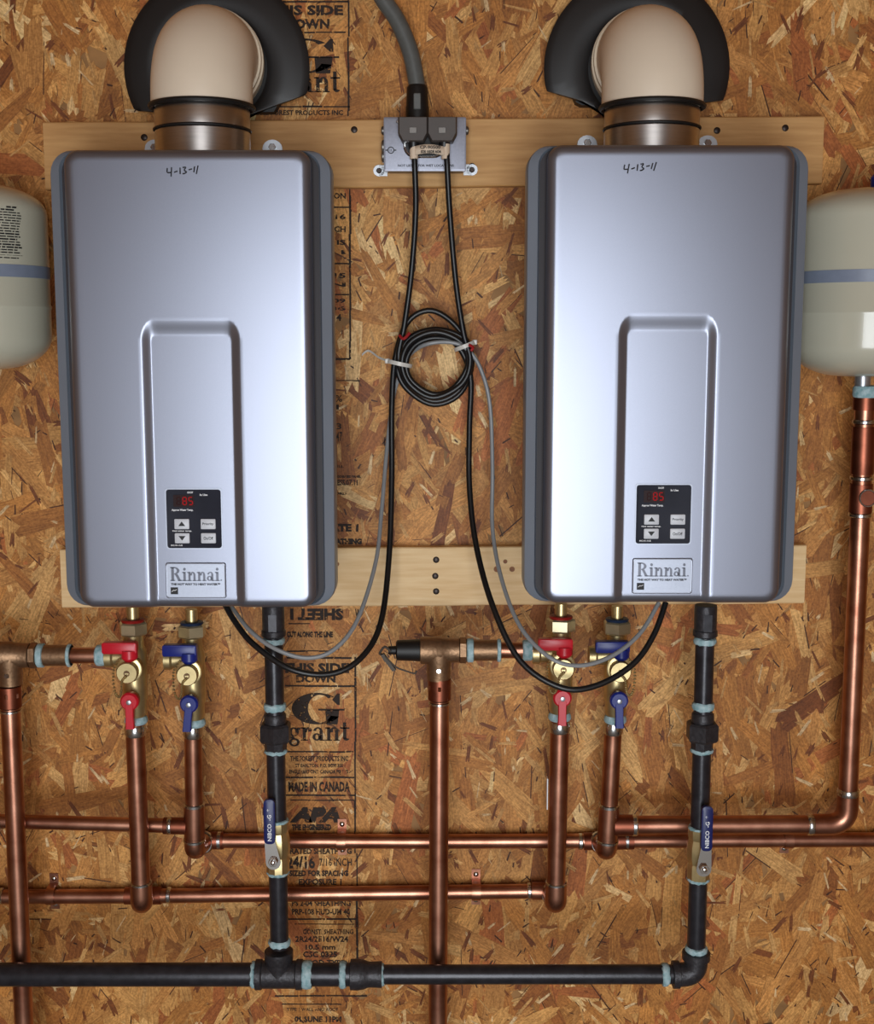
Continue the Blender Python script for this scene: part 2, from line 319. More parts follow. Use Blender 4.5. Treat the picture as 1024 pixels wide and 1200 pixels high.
for s, y0, y1 in (('EXPOSURE RON', 226, 233), ('SPAN 7/16', 251, 257), ('STRUCT BOCH', 265, 272), ('GRADE IS', 281, 287), ('PS2 1', 293, 298), ('SIZE 2/15', 320, 326), ('1 2 IN', 331, 336), ('TRUE 109', 350, 355), ('FSC 136', 359, 364)):
    Tx(s, 340, 405, y0, y1, bold=.02)
Tx('4', 394, 400, 368, 376, bold=.02); Tx('%', 393, 401, 463, 471); Tx('1', 394, 397, 474, 480); Tx('3', 394, 400, 496, 503); Tx('47', 394, 401, 506, 517)
Tx('MILL', 390, 403, 545, 548); Tx('WOOD-BASED PANEL', 388, 423, 557, 560, bold=.04); Tx('PRESS.07.11', 388, 419, 562, 569, bold=.02); Tx('NORD', 388, 406, 577, 580, bold=.04)
Tx('RATE 1', 380, 420, 614, 623, bold=.05); Tx('SHEATHING', 380, 424, 631, 638, bold=.06)
T.build('stamp_print', 'stamp', WALL, label='stamped lettering between the two boards beside the left heater')
T = MB(); Tx('SHEET I', 340, 402, 713, 727, bold=.045, rot=True); Tx("W'", 416, 424, 713, 726, bold=.03); hline(T, 338, 364, 731, 1.4); Tx('CUT ALONG THE LINE', 336, 390, 740, 747, bold=.05); hline(T, 336, 388, 763, 1.6)
hline(T, 336, 412, 771); hline(T, 334, 415, 804); vline(T, 416, 770, 1000); Tx('THIS SIDE', 330, 409, 777, 789, bold=.035); Tx('DOWN', 347, 393, 791, 800, bold=.035)
a, c = P(342, 849, SY), P(404, 812, SY); serif(T, 'G', a.x, a.z, c.x - a.x, c.z - a.z, SY, SY + .0001)
a, c = P(338, 868, SY), P(411, 846, SY); serif(T, 'grant', a.x, a.z, c.x - a.x, (c.z - a.z) * 1.1, SY, SY + .0001)
hline(T, 334, 414, 881); Tx('THE FOREST PRODUCTS INC', 340, 408, 886, 892, bold=.02); Tx('ST EARLTON, P.O. BOX 300', 346, 402, 895, 900, bold=.02); Tx('ENGLEHART ONT. CANADA P0J 1H0', 339, 408, 902, 908, bold=.02)
hline(T, 334, 415, 911); Tx('MADE IN CANADA', 338, 410, 916, 928, bold=.03); hline(T, 334, 416, 932); hline(T, 340, 415, 938, 1.4)
Tx('APA', 342, 402, 946, 964, bold=.07, slant=.3); Tx('THE ENGINEERED', 342, 388, 966, 973, bold=.05); vline(T, 418, 1000, 1130)
Tx('RATED SHEATHING', 340, 412, 994, 1001, bold=.02); Tx('24/16', 336, 369, 1003, 1018, bold=.025); Tx('7/16 INCH', 374, 412, 1006, 1015); Tx('SIZED FOR SPACING', 339, 408, 1020, 1027, bold=.03); Tx('EXPOSURE 1', 350, 400, 1030, 1037, bold=.02)
Tx('PS 2-04 SHEATHING', 342, 411, 1055, 1062, bold=.02); Tx('PRP-108 HUD-UM 40', 342, 410, 1065, 1072, bold=.02); hline(T, 334, 417, 1077); hline(T, 345, 415, 1083, 1.2)
Tx('CONST. SHEATHING', 355, 414, 1089, 1095, bold=.01); Tx('2R24/2F16/W24', 346, 408, 1097, 1104, bold=.015); Tx('10.5 mm', 358, 393, 1107, 1113, bold=.015); Tx('CSC 0325', 355, 395, 1115, 1122, bold=.02); Tx('150 OD TYPE', 350, 404, 1125, 1132, bold=.02)
hline(T, 322, 430, 1167, 1.8); hline(T, 330, 400, 1177, 1.4); Tx('TYPE 1 WALL AND ROOF', 336, 396, 1181, 1185); Tx('01 SUNE 11PM', 345, 400, 1191, 1198, bold=.03)
T.build('stamp_print', 'stamp', WALL, label='stamped lettering and frame below the lower board')

# ================================================================ mounting boards
def screw(mb, px, py, y, r=.0048):
    mb.lathe(P(px, py, y), (0, -1, 0), [(-.003, r), (.0008, r), (.0016, r * .7)], 12)
def board(label, m, x0, x1, yt0, yt1, h, screws, smat, knots=()):
    a, c = P(x0, yt0, -.021), P(x1, yt1, -.021); H = h; d = thing('mounting_board', label, 'board', ((a.x + c.x) / 2, -.0115, (a.z + c.z) / 2 - H / 2), 'mounting boards')
    mb = MB(); n = 24; rnd = random.Random(3); rings = []
    for i in range(n + 1):
        t = i / n; p = a.lerp(c, t); e1, e2 = rnd.uniform(-.0006, .0006), rnd.uniform(-.0006, .0006)
        rings.append([V((p.x, y, z)) for y, z in ((-.021, p.z - .0015 + e1), (-.0195, p.z + e1), (-.002, p.z + e1), (-.002, p.z - H + e2), (-.0195, p.z - H + e2), (-.021, p.z - H + .0015 + e2))])
    mb.loft(rings); mb.build('plank', m, d)
    for sx, sy in screws:
        s_ = MB(); screw(s_, sx, sy, -.021); s_.build('screw', smat, d)
    for kx, ky, kr in knots:
        s_ = MB(); s_.lathe(P(kx, ky, -.021), (0, -1, 0), [(-.001, kr), (.0002, kr * .9)], 14); s_.build('knot', 'knot', d)
    return d
board('tan pine board behind the heater tops, carrying the outlet box', 'board_top', 50, 966, 143, 136, .094, [(169, 161), (840, 153), (553, 195), (415, 152), (920, 150)], 'screw')
board('paler pine board across the wall behind the heater bottoms', 'board_low', 70, 945, 644, 639, .0885, [(511, 656), (510, 675), (511, 693)], 'screw', [(395, 661, .0035), (592, 658, .0035), (582, 667, .005), (600, 667, .0045)])

# ================================================================ water heaters
YF = -.265; HW, HZ = .155, .2915
def cover_profile(X, Z, hw, hh, w0, ztop):
    rc = .02
    qx, qz = hw - abs(X), hh - abs(Z)
    d = rc - math.hypot(rc - qx, rc - qz) if (qx < rc and qz < rc) else min(qx, qz)
    Re = .013; dep = 0
    if d < Re: dep += Re - math.sqrt(max(0, Re * Re - (Re - max(d, 0)) ** 2))
    dep += .0012 * (X / hw) ** 2
    kx, kz = w0 - abs(X), (ztop - Z) * .58; r = .016
    e = r - math.hypot(r - kx, r - kz) if (kx < r and kz < r) else min(kx, kz)
    s = .011
    if e > 0:
        t = min(1, e / s); t = t * t * (3 - 2 * t) * .35 + t * .65
        dep += .0055 * t
    return dep
def heater(label, cx, cz, dx_panel, date_pts, lx):
    o = thing('water_heater', label, 'water heater', (cx, -.14, cz - HZ), 'wall hung water heaters')
    # case: wide rounded flange just behind the cover, narrower tank box to the wall
    b = MB(); c = V((cx, 0, cz))
    b.rr(c, [(-.224, .158, .286, .02), (-.240, .1645, .2905, .023), (-.2412, .165, .2912, .0235), (-.2408, .1658, .2918, .024), (-.2355, .1770, .2932, .028), (-.232, .1783, .2935, .029), (-.226, .1790, .2935, .029), (-.205, .1790, .2935, .029), (-.19, .163, .288, .026), (-.022, .155, .284, .022)], 7)
    b.build('case', 'case', o, 30)
    b = MB(); b.rr(c, [(-.2475, .1515, .2885, .02), (-.236, .1515, .2885, .02), (-.2355, .1635, .2898, .02), (-.222, .1635, .2898, .02)], 7); b.build('cover_seal', 'gap', o)
    w0, zt = .0625, .081
    xs = sorted(set([round(-1 + 2 * i / 60, 4) for i in range(61)] + [s * (1 - q) for s in (-1, 1) for q in (.004, .01, .02, .03, .045, .06, .075)] + [s * (w0 - .0135 + .0013 * i) / HW for s in (-1, 1) for i in range(12)]))
    zs = sorted(set([-HZ + 2 * HZ * i / 110 for i in range(111)] + [s * (HZ - q) for s in (-1, 1) for q in (.0006, .0015, .003, .0045, .006, .008, .010, .0125, .015, .018)] + [zt - .03 + .0016 * i for i in range(20)]))
    vs = []; n = len(xs); rc = .02
    for z in zs:
        q = HZ - abs(z); xe = HW if q >= rc else HW - rc + math.sqrt(max(0, rc * rc - (rc - q) ** 2))
        for u in xs: vs.append((cx + u * xe, YF + cover_profile(u * xe, z, HW, HZ, w0, zt), cz + z))
    m = len(zs); fs = [(j * n + i, j * n + i + 1, (j + 1) * n + i + 1, (j + 1) * n + i) for j in range(m - 1) for i in range(n - 1)]
    loop = list(range(n)) + [j * n + n - 1 for j in range(1, m)] + [(m - 1) * n + i for i in range(n - 2, -1, -1)] + [j * n for j in range(m - 2, 0, -1)]
    k = len(vs); vs += [(vs[i][0], -.2465, vs[i][2]) for i in loop]; L = len(loop)
    fs += [(loop[i], loop[(i + 1) % L], k + (i + 1) % L, k + i) for i in range(L)]
    b = MB(); b.add(vs, fs); b.build('front_cover', 'silver', o, 60)
    # control panel in the recess
    yp = YF + .0053; s = 1 / 905; px = cx + dx_panel; pz = cz - .1735
    b = MB(); b.rr((px, yp, pz), [(-.0012, .0345, .0375, .003), (-.0016, .0352, .0382, .0035), (.002, .0352, .0382, .0035)], 5); pn = b.build('control_panel', 'panel', o)
    b = MB(); b.rr((px, yp, pz), [(-.0008, .0368, .0398, .004), (.002, .0368, .0398, .004)], 5); b.build('panel_frame', 'plate', o)
    y1 = yp - .0017
    b = MB(); b.rr((px - .0125, y1, pz + .0235), [(-.0003, .0135, .0078, .001), (.001, .0135, .0078, .001)], 3); b.build('display', 'screen', pn)
    sg = {'8': 'abcdefg', '5': 'acdfg', ' ': ''}; lit = MB(); dim = MB()
    for i, ch in enumerate(' 85'):
        ox = px - .0125 + (i - 1) * .0078 + .0012; oz = pz + .0235; W, H, t = .0023, .0048, .0006
        for q in 'abcdefg':
            x0, z0, hz = {'a': (0, H, 1), 'g': (0, 0, 1), 'd': (0, -H, 1), 'b': (W, H / 2, 0), 'c': (W, -H / 2, 0), 'f': (-W, H / 2, 0), 'e': (-W, -H / 2, 0)}[q]
            mb = lit if q in sg[ch] else dim; A, B_ = (W * .8, t) if hz else (t, H / 2 * .82)
            mb.rect(ox + x0 - A, ox + x0 + A, oz + z0 - B_, oz + z0 + B_, y1 - .0006, y1 - .0003)
    lit.build('lit_digit', 'led', pn); dim.build('unlit_digit', 'leddim', pn)
    for bx, bz, kind in ((-.0155, -.0065, 'up'), (-.0155, -.025, 'down'), (.0185, -.0065, 'Priority'), (.0185, -.025, 'On/Off')):
        b = MB(); b.rr((px + bx, y1, pz + bz), [(-.0022, .0087, .0058, .001), (-.0016, .0095, .0066, .0012), (.001, .0095, .0066, .0012)], 4); b.build('button', 'btn', pn)
        b = MB(); yy = y1 - .0024
        if kind == 'up': b.prism([(px + bx - .0045, pz + bz - .0025), (px + bx + .0045, pz + bz - .0025), (px + bx, pz + bz + .0035)], yy, yy + .0002)
        elif kind == 'down': b.prism([(px + bx - .0045, pz + bz + .003), (px + bx, pz + bz - .003), (px + bx + .0045, pz + bz + .003)], yy, yy + .0002)
        else: put_text(b, kind, px + bx, pz + bz, .0145 if kind == 'Priority' else .0125, .0042, yy, bold=.02)
        b.build('button_symbol', 'ink', pn)
    b = MB(); yy = y1 - .0004
    put_text(b, 'ON/OFF', px - .004, pz + .0345, .0075, .0025, yy, bold=.03); put_text(b, 'In Use', px + .0135, pz + .0315, .010, .0027, yy, bold=.04)
    b.build('panel_print', 'white', pn); b = MB(); put_text(b, 'Approx Water Temp.', px - .0145, pz + .0115, .028, .0033, yy, bold=.04); b.build('panel_print', 'white', pn); b = MB(); put_text(b, 'Hot water temp.', px - .0155, pz - .0158, .025, .0024, yy, bold=.04)
    b.build('panel_print', 'white', pn); b = MB(); put_text(b, 'MC-91-1US', px - .023, pz - .0345, .015, .0022, yy, bold=.03); b.build('panel_print', 'white', pn)
    # name plate
    qx = cx + dx_panel + .0005; qz = cz - .2545
    b = MB(); b.rr((qx, yp, qz), [(-.0012, .0382, .0225, .0025), (-.0018, .039, .0233, .003), (.002, .0396, .0238, .003)], 5); pl = b.build('name_plate', 'silver', o)
    b = MB(); b.rr((qx, yp, qz), [(-.0017, .0386, .0229, .003), (-.00205, .0381, .0224, .003), (-.00195, .0375, .0218, .003), (-.0011, .0372, .0215, .003)], 5)
    b.build('plate_rim', 'plate', pl)
    b = MB(); serif(b, 'Rinnai.', qx - .033, qz - .0003, .068, .0180, yp - .0026, yp - .001); b.build('raised_lettering', 'emboss', pl)
    b = MB(); put_text(b, 'THE HOT WAY TO HEAT WATER\u2122', qx - .0005, qz - .0048, .064, .0030, yp - .0022, bold=.05)
    b.rect(qx - .033, qx - .0235, qz - .0180, qz - .009, yp - .0024, yp - .001); b.build('plate_print', 'ink', pl)
    b = MB(); b.tube(smooth_path([(qx - .0315, yp - .0026, qz - .0145), (qx - .029, yp - .0026, qz - .0125), (qx - .0275, yp - .0026, qz - .013), (qx - .025, yp - .0026, qz - .0115)], 3), .0005, 6); b.build('emblem_stroke', 'white', pl)
    b = MB(); put_text(b, '1901', qx + .021, qz - .0125, .016, .006, yp - .0022); b.build('model_number', 'plate', pl)
    # handwritten date
    b = MB()
    for st in date_pts:
        q = [P(x, y, YF - .0001) for x, y in st]
        q = [V((a.x, YF + cover_profile(a.x - cx, a.z - cz, HW, HZ, w0, zt) - .0002, a.z)) for a in (smooth_path(q, 4) if len(q) > 2 else q)]
        b.tube(q, .00085, 6)
    b.build('handwritten_date', 'ink', o)
    # hanging brackets and the neck on top
    for sx in lx:
        b = MB(); X = P(sx, 165, -.026).x; z = cz + HZ + .030
        b.prism([(X - .014, z - .042), (X + .014, z - .042), (X + .014, z + .004)] + [(X + .014 * math.cos(PI * i / 8), z + .004 + .012 * math.sin(PI * i / 8)) for i in range(1, 8)] + [(X - .014, z + .004)], -.0265, -.0235)
        b.rect(X - .014, X + .014, z - .044, z - .040, -.06, -.0235)
        br = b.build('hanging_bracket', 'galv', o)
        b = MB(); b.hexa((X, -.0265, z + .005), (0, -1, 0), .0055, .004); b.build('screw', 'zinc', br)
    b = MB(); b.box((cx + .062 * (1 if cx < 0 else 1), -.10, cz + HZ + .005), (.014, .02, .024), .002); b.build('cable_clamp', 'gap', o)
    return o
def handwriting(ox, oy, k=1.0, lean=0):
    q = lambda *p: [(ox + x * k + lean * (10 - y), oy + y * k) for x, y in p]
    return [q((0, 2), (0, 7), (5, 7)), q((5, 1), (4.4, 12)), q((8, 7), (12, 5.5)), q((15, 1.5), (15, 9)), q((18, 1.5), (21.5, 1), (20, 4.5), (22.5, 6.5), (20, 8.5), (18, 8.5)), q((25, 4), (29, 3)), q((32, 0), (31, 7)), q((36, -1), (34, 9))]
cL, cR = P(224, 440, YF), P(782, 436, YF)
zL = (P(224, 178, YF).z + P(234, 710, YF).z) / 2; zR = (P(780, 172, YF).z + P(771, 705, YF).z) / 2
HL = heater('silver wall-hung tankless water heater on the left, its gas leg beside the stamped wall lettering', cL.x, zL, -.002, handwriting(196, 195), (181, 319))
HR = heater('silver wall-hung tankless water heater on the right, beside the tank with a copper riser', cR.x, zR, .000, handwriting(731, 191, 1.02, .12), (688, 829))

# ================================================================ vents
def vent(side, sl, cx, czh, pxb, lab1, lab2):
    yv = -.14; base = P(pxb, 176, yv); X = base.x; zt = czh + .2868
    o = thing('flue_elbow', lab1, 'vent pipe', (X, yv, zt), 'vent elbows')
    z1 = P(pxb, 127, yv).z; R = .066; r = .067; rc = .063
    zj = zt + (z1 - zt) * .62
    b = MB(); b.lathe((X, yv, zt), (0, 0, 1), [(0, rc), (zj - zt - .004, rc), (zj - zt - .002, rc - .003), (zj - zt, rc - .003), (zj - zt + .001, rc), (z1 - zt - .004, rc), (z1 - zt, rc - .002)], 48); b.build('steel_collar', 'steel', o, 30)
    b = MB(); b.ring((X, yv, zj - .001), (0, 0, 1), rc + .0005, .0018, 40, 8); b.build('gasket', 'gasket', o)
    b = MB(); b.ring((X, yv, z1 + .001), (0, 0, 1), rc + .004, .0042, 44, 8, .8); b.build('gasket', 'gasket', o)
    pts = [V((X, yv, z1 + .002)), V((X, yv, z1 + .01))]; n = 18; zc = z1 + .012
    for i in range(n + 1):
        a = PI / 2 * i / n; pts.append(V((X, yv + R - R * math.cos(a), zc + R * math.sin(a))))
    end = pts[-1]; pts += [end + V((0, .012, 0))]
    b = MB(); b.tube(pts, r, 48); b.build('elbow', 'beige', o)
    ys = end.y + .004
    b = MB(); zc2 = end.z
    b.lathe((X, ys, zc2), (0, 1, 0), [(0, r), (.001, .070), (.008, .070), (.0095, .068), (.014, .068), (.0155, .0715), (.024, .0715), (.026, .069), (-.0238 - ys, .069)], 56); b.build('end_rim', 'rim', o, 30)
    # rubber wall flange: dished disc, bottom trimmed where it meets the board
    xw = P(side[0], 60, -.03).x; zw = zc2 - .004; Ro = .131; zcut = P(pxb, side[1], -.03).z
    f = thing('wall_flange', lab2, 'vent flange', (X, -.015, zw), 'rubber wall flanges')
    rings = []; NA = 72
    for (rr, yy) in ((.0735, -.030), (.08, -.034), (.1, -.033), (.12, -.030), (Ro - .002, -.0275), (Ro, -.026), (Ro - .001, -.0235), (.12, -.0235), (.08, -.0235), (.0735, -.0235)):
        ring = []
        for j in range(NA):
            a = 2 * PI * j / NA; x, z = rr * math.cos(a), rr * math.sin(a)
            lim = zcut - zw - .002 + sl[x > 0] * max(0, abs(x) - .05)
            if z < lim: z = lim if rr > .08 else z
            ring.append(V((xw + x if rr > .075 else X + x, yy, zw + z)))
        rings.append(ring)
    b = MB(); vs = [p for r_ in rings for p in r_]; K = len(rings)
    b.add(vs, [(i * NA + j, i * NA + (j + 1) % NA, ((i + 1) % K) * NA + (j + 1) % NA, ((i + 1) % K) * NA + j) for i in range(K) for j in range(NA)])
    b.build('rubber_disc', 'rubber', f, 50)
    b = MB(); b.lathe((X, -.0235, zw), (0, 1, 0), [(0, .1), (.022, .1)], 40)
    for v_ in b.v: v_.z = max(v_.z, zcut - .002 + .004)
    b.build('backing_sleeve', 'gasket', f)
vent((253, 132), (.08, .36), cL.x, zL, 238, 'beige vent elbow on a steel collar above the left heater', 'black rubber wall flange around the left vent elbow')
vent((747, 124), (.30, .14), cR.x, zR, 763, 'beige vent elbow on a steel collar above the right heater', 'black rubber wall flange around the right vent elbow')

# ================================================================ expansion tanks
def tank(label, px, pt, pb, yt, riser):
    R = .101; top, bot = P(px, pt, yt).z, P(px, pb, yt).z; X = P(px, 330, yt).x
    o = thing('expansion_tank', label, 'tank', (X, yt, bot), 'expansion tanks'); H = top - bot
    prof = [(0, .018), (.002, .03)]
    for i in range(1, 11): a = PI / 2 * i / 10; prof.append((.046 * (1 - math.cos(a)), .03 + (R - .03) * math.sin(a)))
    seam = H * .34
    prof += [(seam - .004, R), (seam - .001, R + .0012), (seam + .001, R + .0012), (seam + .004, R)]
    for i in range(0, 11): a = PI / 2 * i / 10; prof.append((H - .04 * (1 - math.sin(a)), .025 + (R - .025) * math.cos(a)))
    b = MB(); b.lathe((X, yt, bot), (0, 0, 1), prof, 64); b.build('shell', 'tank', o, 50)
    z0, z1 = P(px, riser[1], yt - R).z, P(px, riser[0], yt - R).z
    b = MB(); b.lathe((X, yt, z0), (0, 0, 1), [(0, R + .0002), (.0002, R + .0006), (z1 - z0, R + .0006), (z1 - z0 + .0002, R + .0002)], 64); b.build('band', 'stripe', o)
    return o, X, bot, top, R
tR, XR, bR, topR, RT = tank('cream expansion tank at right edge above the copper riser', 1016, 222, 441, -.115, (315, 330))
b = MB(); b.lathe((XR + .012, -.115, topR - .002), (0, 0, 1), [(0, .013), (.018, .013), (.022, .010)], 20); b.build('valve_cap', 'blue', tR)
b = MB(); b.lathe((XR, -.115, bR - .016), (0, 0, 1), [(0, .011), (.017, .011)], 20); b.build('nozzle', 'galv', tR)
tL, XL, bL, topL, RT = tank('cream expansion tank cut by left edge, printed with warning text', -31, 216, 433, -.115, (308, 323))
b = MB(); rnd = random.Random(5); zt0 = P(0, 241, -.2).z; Rp = RT + .0004
def tank_bar(a0, a1, z, h):
    n = 5; vs = []
    for i in range(n + 1):
        a = a0 + (a1 - a0) * i / n; x, y = XL + Rp * math.sin(a), -.115 - Rp * math.cos(a); vs += [(x, y, z - h / 2), (x, y, z + h / 2)]
    b.add(vs, [(2 * i, 2 * i + 2, 2 * i + 3, 2 * i + 1) for i in range(n)])
for k in range(20):
    z = zt0 - k * .00345; a = .3; hh = rnd.choice((.0014, .0016, .0020)) if k != 18 else .0005
    aend = 1.02 + rnd.uniform(-.10, .0)
    if k == 0: a = .8
    while a < aend:
        e = min(aend, a + rnd.uniform(.03, .13)); tank_bar(a, e, z, hh); a = e + rnd.uniform(.008, .018)
b.build('printed_warning', 'ink', tL)

# ================================================================ copper
def ringband(o, p, axis, r, h=.006, m='solder', name='solder_ring', grow=.0014):
    b = MB(); b.lathe(V(p) - V(axis).normalized() * h / 2, axis, [(0, r), (h * .2, r + grow), (h * .8, r + grow), (h, r)], 24); b.build(name, m, o)
def bend(p0, c, p1, R, n=8):                          # polyline p0 -> c -> p1 with the corner rounded
    a = (p0 - c).normalized(); d = (p1 - c).normalized(); ang = a.angle(d); L = R / math.tan(ang / 2)
    s, e = c + a * L, c + d * L; out = [p0]
    for i in range(n + 1):
        t = i / n; out.append(s * (1 - t) ** 2 + c * 2 * t * (1 - t) + e * t * t)
    return out + [p1]
r1, r34 = .0143, .0112
YH, YC, YHD = -.126, -.100, -.0205                     # hot drops, cold drops, headers on the wall
# relief discharge pipes
def discharge(label, px0, py0, px1, py1, y):
    a, c = P(px0, py0, y), P(px1, py1, y); o = thing('discharge_pipe', label, 'copper pipe', c, 'relief discharge pipes')
    b = MB(); b.tube([a, c + (c - a) * .6], .0138, 24); b.build('pipe', 'copper', o)
    d = (c - a).normalized(); b = MB(); b.lathe(a, d, [(0, .0165), (.03, .0165), (.032, .0145)], 24); b.build('adapter', 'oxid', o)
    b = MB(); b.hexa(a + d * .008, d, .0175, .008); b.build('adapter_nut', 'copper', o)
    ringband(o, a + d * .036, d, .0143, .004); return o
discharge('copper discharge pipe hanging from the left relief valve at the photo edge', 11, 804, 28, 1196, YH)
discharge('copper discharge pipe hanging from the relief valve in the middle', 515, 795, 513, 1196, YH)
# hot drops
def hot_drop(label, x0, y0, x1, y1, hdr):
    a, e = P(x0, y0, YH), P(x1, y1, YH + .01); w_ = V(hdr)
    o = thing('drop_pipe', label, 'copper pipe', (e.x, YHD, e.z), 'copper drops under the heater valves')
    b = MB(); b.tube([a, a.lerp(e, .95)], .0136, 24); b.build('pipe', 'copper', o)
    d = (e - a).normalized(); c = e
    zz = P(x1, 1049 if x1 < 500 else 1045, YHD).z; xw_ = P(x1 + (2 if x1 < 500 else -4), 1049, YHD).x
    pts = bend(c - d * .03, c, V((xw_, YHD - .004, zz)), .018)
    b = MB(); b.tube(pts, r1 + .0018, 24); b.build('elbow', 'copper', o)
    ringband(o, c - d * .031, d, .0143, .006); ringband(o, a + d * .012, d, .0138, .016)
    b = MB(); b.lathe((xw_, YHD - .014, zz), (0, 1, 0), [(0, .0165), (.004, .0185), (.01, .0185)], 24); b.build('rim', 'solder', o)
    return o, c
hdL, cHL = hot_drop('copper pipe dropping from the left red-handled valve', 158, 846, 166, 1058, (0, 0, 0))
hdR, cHR = hot_drop('copper pipe dropping from the right red-handled valve', 656, 842, 651, 1058, (0, 0, 0))
b = MB(); q = P(652.5, 928, YH); b.box(q + V((-.0145, -.004, 0)), (.0014, .012, .046)); b.build('paper_label', 'white', hdR)
# hot header
o = thing('header_pipe', 'lower horizontal copper header joining both hot drops', 'copper pipe', (-.2, YHD, P(300, 1048, YHD).z), 'copper headers')
p0, p1 = P(-260, 1052, YHD), P(170, 1050, YHD); p2 = P(648, 1044, YHD)
b = MB(); b.tube([p0, p1, p2], r34, 22); b.build('pipe', 'copper', o)
for x, y in ((168, 1049.5),):
    c = P(x, y, YHD); b = MB(); b.tube([c - V((.028, 0, 0)), c + V((.028, 0, 0))], .0135, 22); b.build('tee', 'oxid', o)
ringband(o, P(198, 1049, YHD), (1, 0, 0), r34, .007); ringband(o, P(2, 1050, YHD), (1, 0, 0), r34, .006); ringband(o, P(620, 1044, YHD), (1, 0, 0), r34, .006)
b = MB(); c = P(640, 1044, YHD); b.tube([c - V((.022, 0, 0)), c + V((.012, 0, 0))], .0135, 22); b.build('elbow', 'copper', o)
b = MB(); c = P(0, 1050, YHD); b.tube([c - V((.05, 0, 0)), c], .0135, 22); b.build('coupling', 'oxid', o)
# cold drops
def cold_drop(label, x0, y0, x1, y1):
    a, e = P(x0, y0, YC), P(x1, y1, YC + .012)
    o = thing('drop_pipe', label, 'copper pipe', (e.x, YHD, e.z), 'copper drops under the heater valves'); d = (e - a).normalized()
    b = MB(); b.tube([a, a.lerp(e, .92)], .0128, 24); b.build('pipe', 'copper', o)
    c = e; zz = P(x1, 985, YHD).z
    b = MB(); b.tube([c - d * .072, c - d * .012], .0152, 24); b.build('tee', 'copper', o)
    b = MB(); b.tube(bend(c - d * .022, c, V((c.x, YHD - .004, zz)), .016), .0152, 24); b.build('elbow', 'copper', o)
    ringband(o, c - d * .072, d, .0142, .006); ringband(o, c - d * .016, d, .0150, .005); ringband(o, a + d * .014, d, .013, .018)
    b = MB(); b.lathe((c.x, YHD - .014, zz), (0, 1, 0), [(0, .0155), (.004, .0185), (.01, .0185)], 24); b.build('rim', 'solder', o)
    return o
cdL = cold_drop('copper pipe dropping from the left blue-handled valve to a tee', 226, 846, 228, 996)
cdR = cold_drop('copper pipe dropping from the right blue-handled valve to a tee', 719, 842, 711, 997)
# cold header on the wall
o = thing('header_pipe', 'upper horizontal copper header running right from the left cold drop', 'copper pipe', (.1, YHD, P(500, 985, YHD).z), 'copper headers')
b = MB(); b.tube([P(226, 985, YHD), P(500, 986, YHD), P(1260, 983, YHD)], r34, 22); b.build('pipe', 'copper', o)
b = MB(); b.tube([P(232, 985, YHD), P(262, 985, YHD)], .0135, 22); b.build('coupling', 'oxid', o)
ringband(o, P(257, 985, YHD), (1, 0, 0), r34 + .001, .008); ringband(o, P(680, 986, YHD), (1, 0, 0), r34, .007)
b = MB(); b.tube([P(684, 986, YHD), P(742, 985, YHD)], .0135, 22); b.build('tee', 'oxid', o); ringband(o, P(734, 985, YHD), (1, 0, 0), r34 + .001, .007)
# cold branch to the left tank, and its right twin with the riser
yb = -.090
o = thing('branch_pipe', 'copper branch from the left cold tee running out left behind the hot drop', 'copper pipe', P(100, 966, yb), 'cold branches')
b = MB(); b.tube([P(-260, 955, yb), P(216, 968, yb)], r34 - .0006, 22); b.build('pipe', 'copper', o)
b = MB(); b.tube([P(192, 967.5, yb), P(219, 968, yb)], .0125, 22); b.build('socket', 'oxid', o); ringband(o, P(199, 967.5, yb), (1, 0, 0), .0125, .006, grow=.0006)
ringband(o, P(1, 964, yb), (1, 0, 0), r34, .006); b = MB(); b.tube([P(-30, 963, yb), P(0, 964, yb)], .0128, 22); b.build('coupling', 'oxid', o)
o = thing('riser_pipe', 'copper riser bending from the right cold tee up to the right tank', 'copper pipe', P(992, 966, yb))
A, Bc, Ct = P(719, 967, yb), P(992, 966, yb), P(1014, 462, -.115)
pts = bend(A, Bc, Ct, .028)
b = MB(); b.tube(pts, .0138, 24); b.build('pipe', 'copper', o)
b = MB(); e1 = Bc + (A - Bc).normalized() * .05; e2 = Bc + (Ct - Bc).normalized() * .05; b.tube(bend(e1, Bc, e2, .028), .0158, 24); b.build('elbow', 'copper', o)
ringband(o, e1 - V((.004, 0, 0)), (1, 0, 0), .0145, .010); ringband(o, e2, Ct - Bc, .0145, .012)
b = MB(); b.tube([P(719, 967, yb), P(741, 967, yb)], .0156, 22); b.build('socket', 'oxid', o); ringband(o, P(743, 967, yb), (1, 0, 0), .0145, .008)
ax = (Ct - Bc).normalized()
def rp(py): return P(1014 - (py - 462) * 22 / 500, py, -.115 + .025 * (py - 462) / 504)
b = MB(); b.lathe(rp(480), ax, [(0, .0165), (.022, .0165)], 24); b.build('adapter', 'oxid', o)
for y0, y1, m in ((500, 555, 'oxid'), (567, 600, 'oxid')):
    b = MB(); b.tube([rp(y0), rp(y1)], .0160, 24); b.build('coupling', m, o)
for y in (494, 560, 603): ringband(o, rp(y), ax, .0150, .006)
b = MB(); b.lathe(rp(463), ax, [(-.004, .016), (0, .0175), (.010, .0175), (.013, .0155)], 24); b.build('sealant', 'dope', o)
b = MB(); q = rp(582); b.ring(q + V((.004, -.018, 0)), (0, 1, 0), .0115, .0012, 28, 6); b.build('test_port_rim', 'solder', o)
b = MB(); b.lathe(q + V((.004, -.012, 0)), (0, -1, 0), [(0, .011), (.006, .011)], 24); b.build('test_port', 'oxid', o)
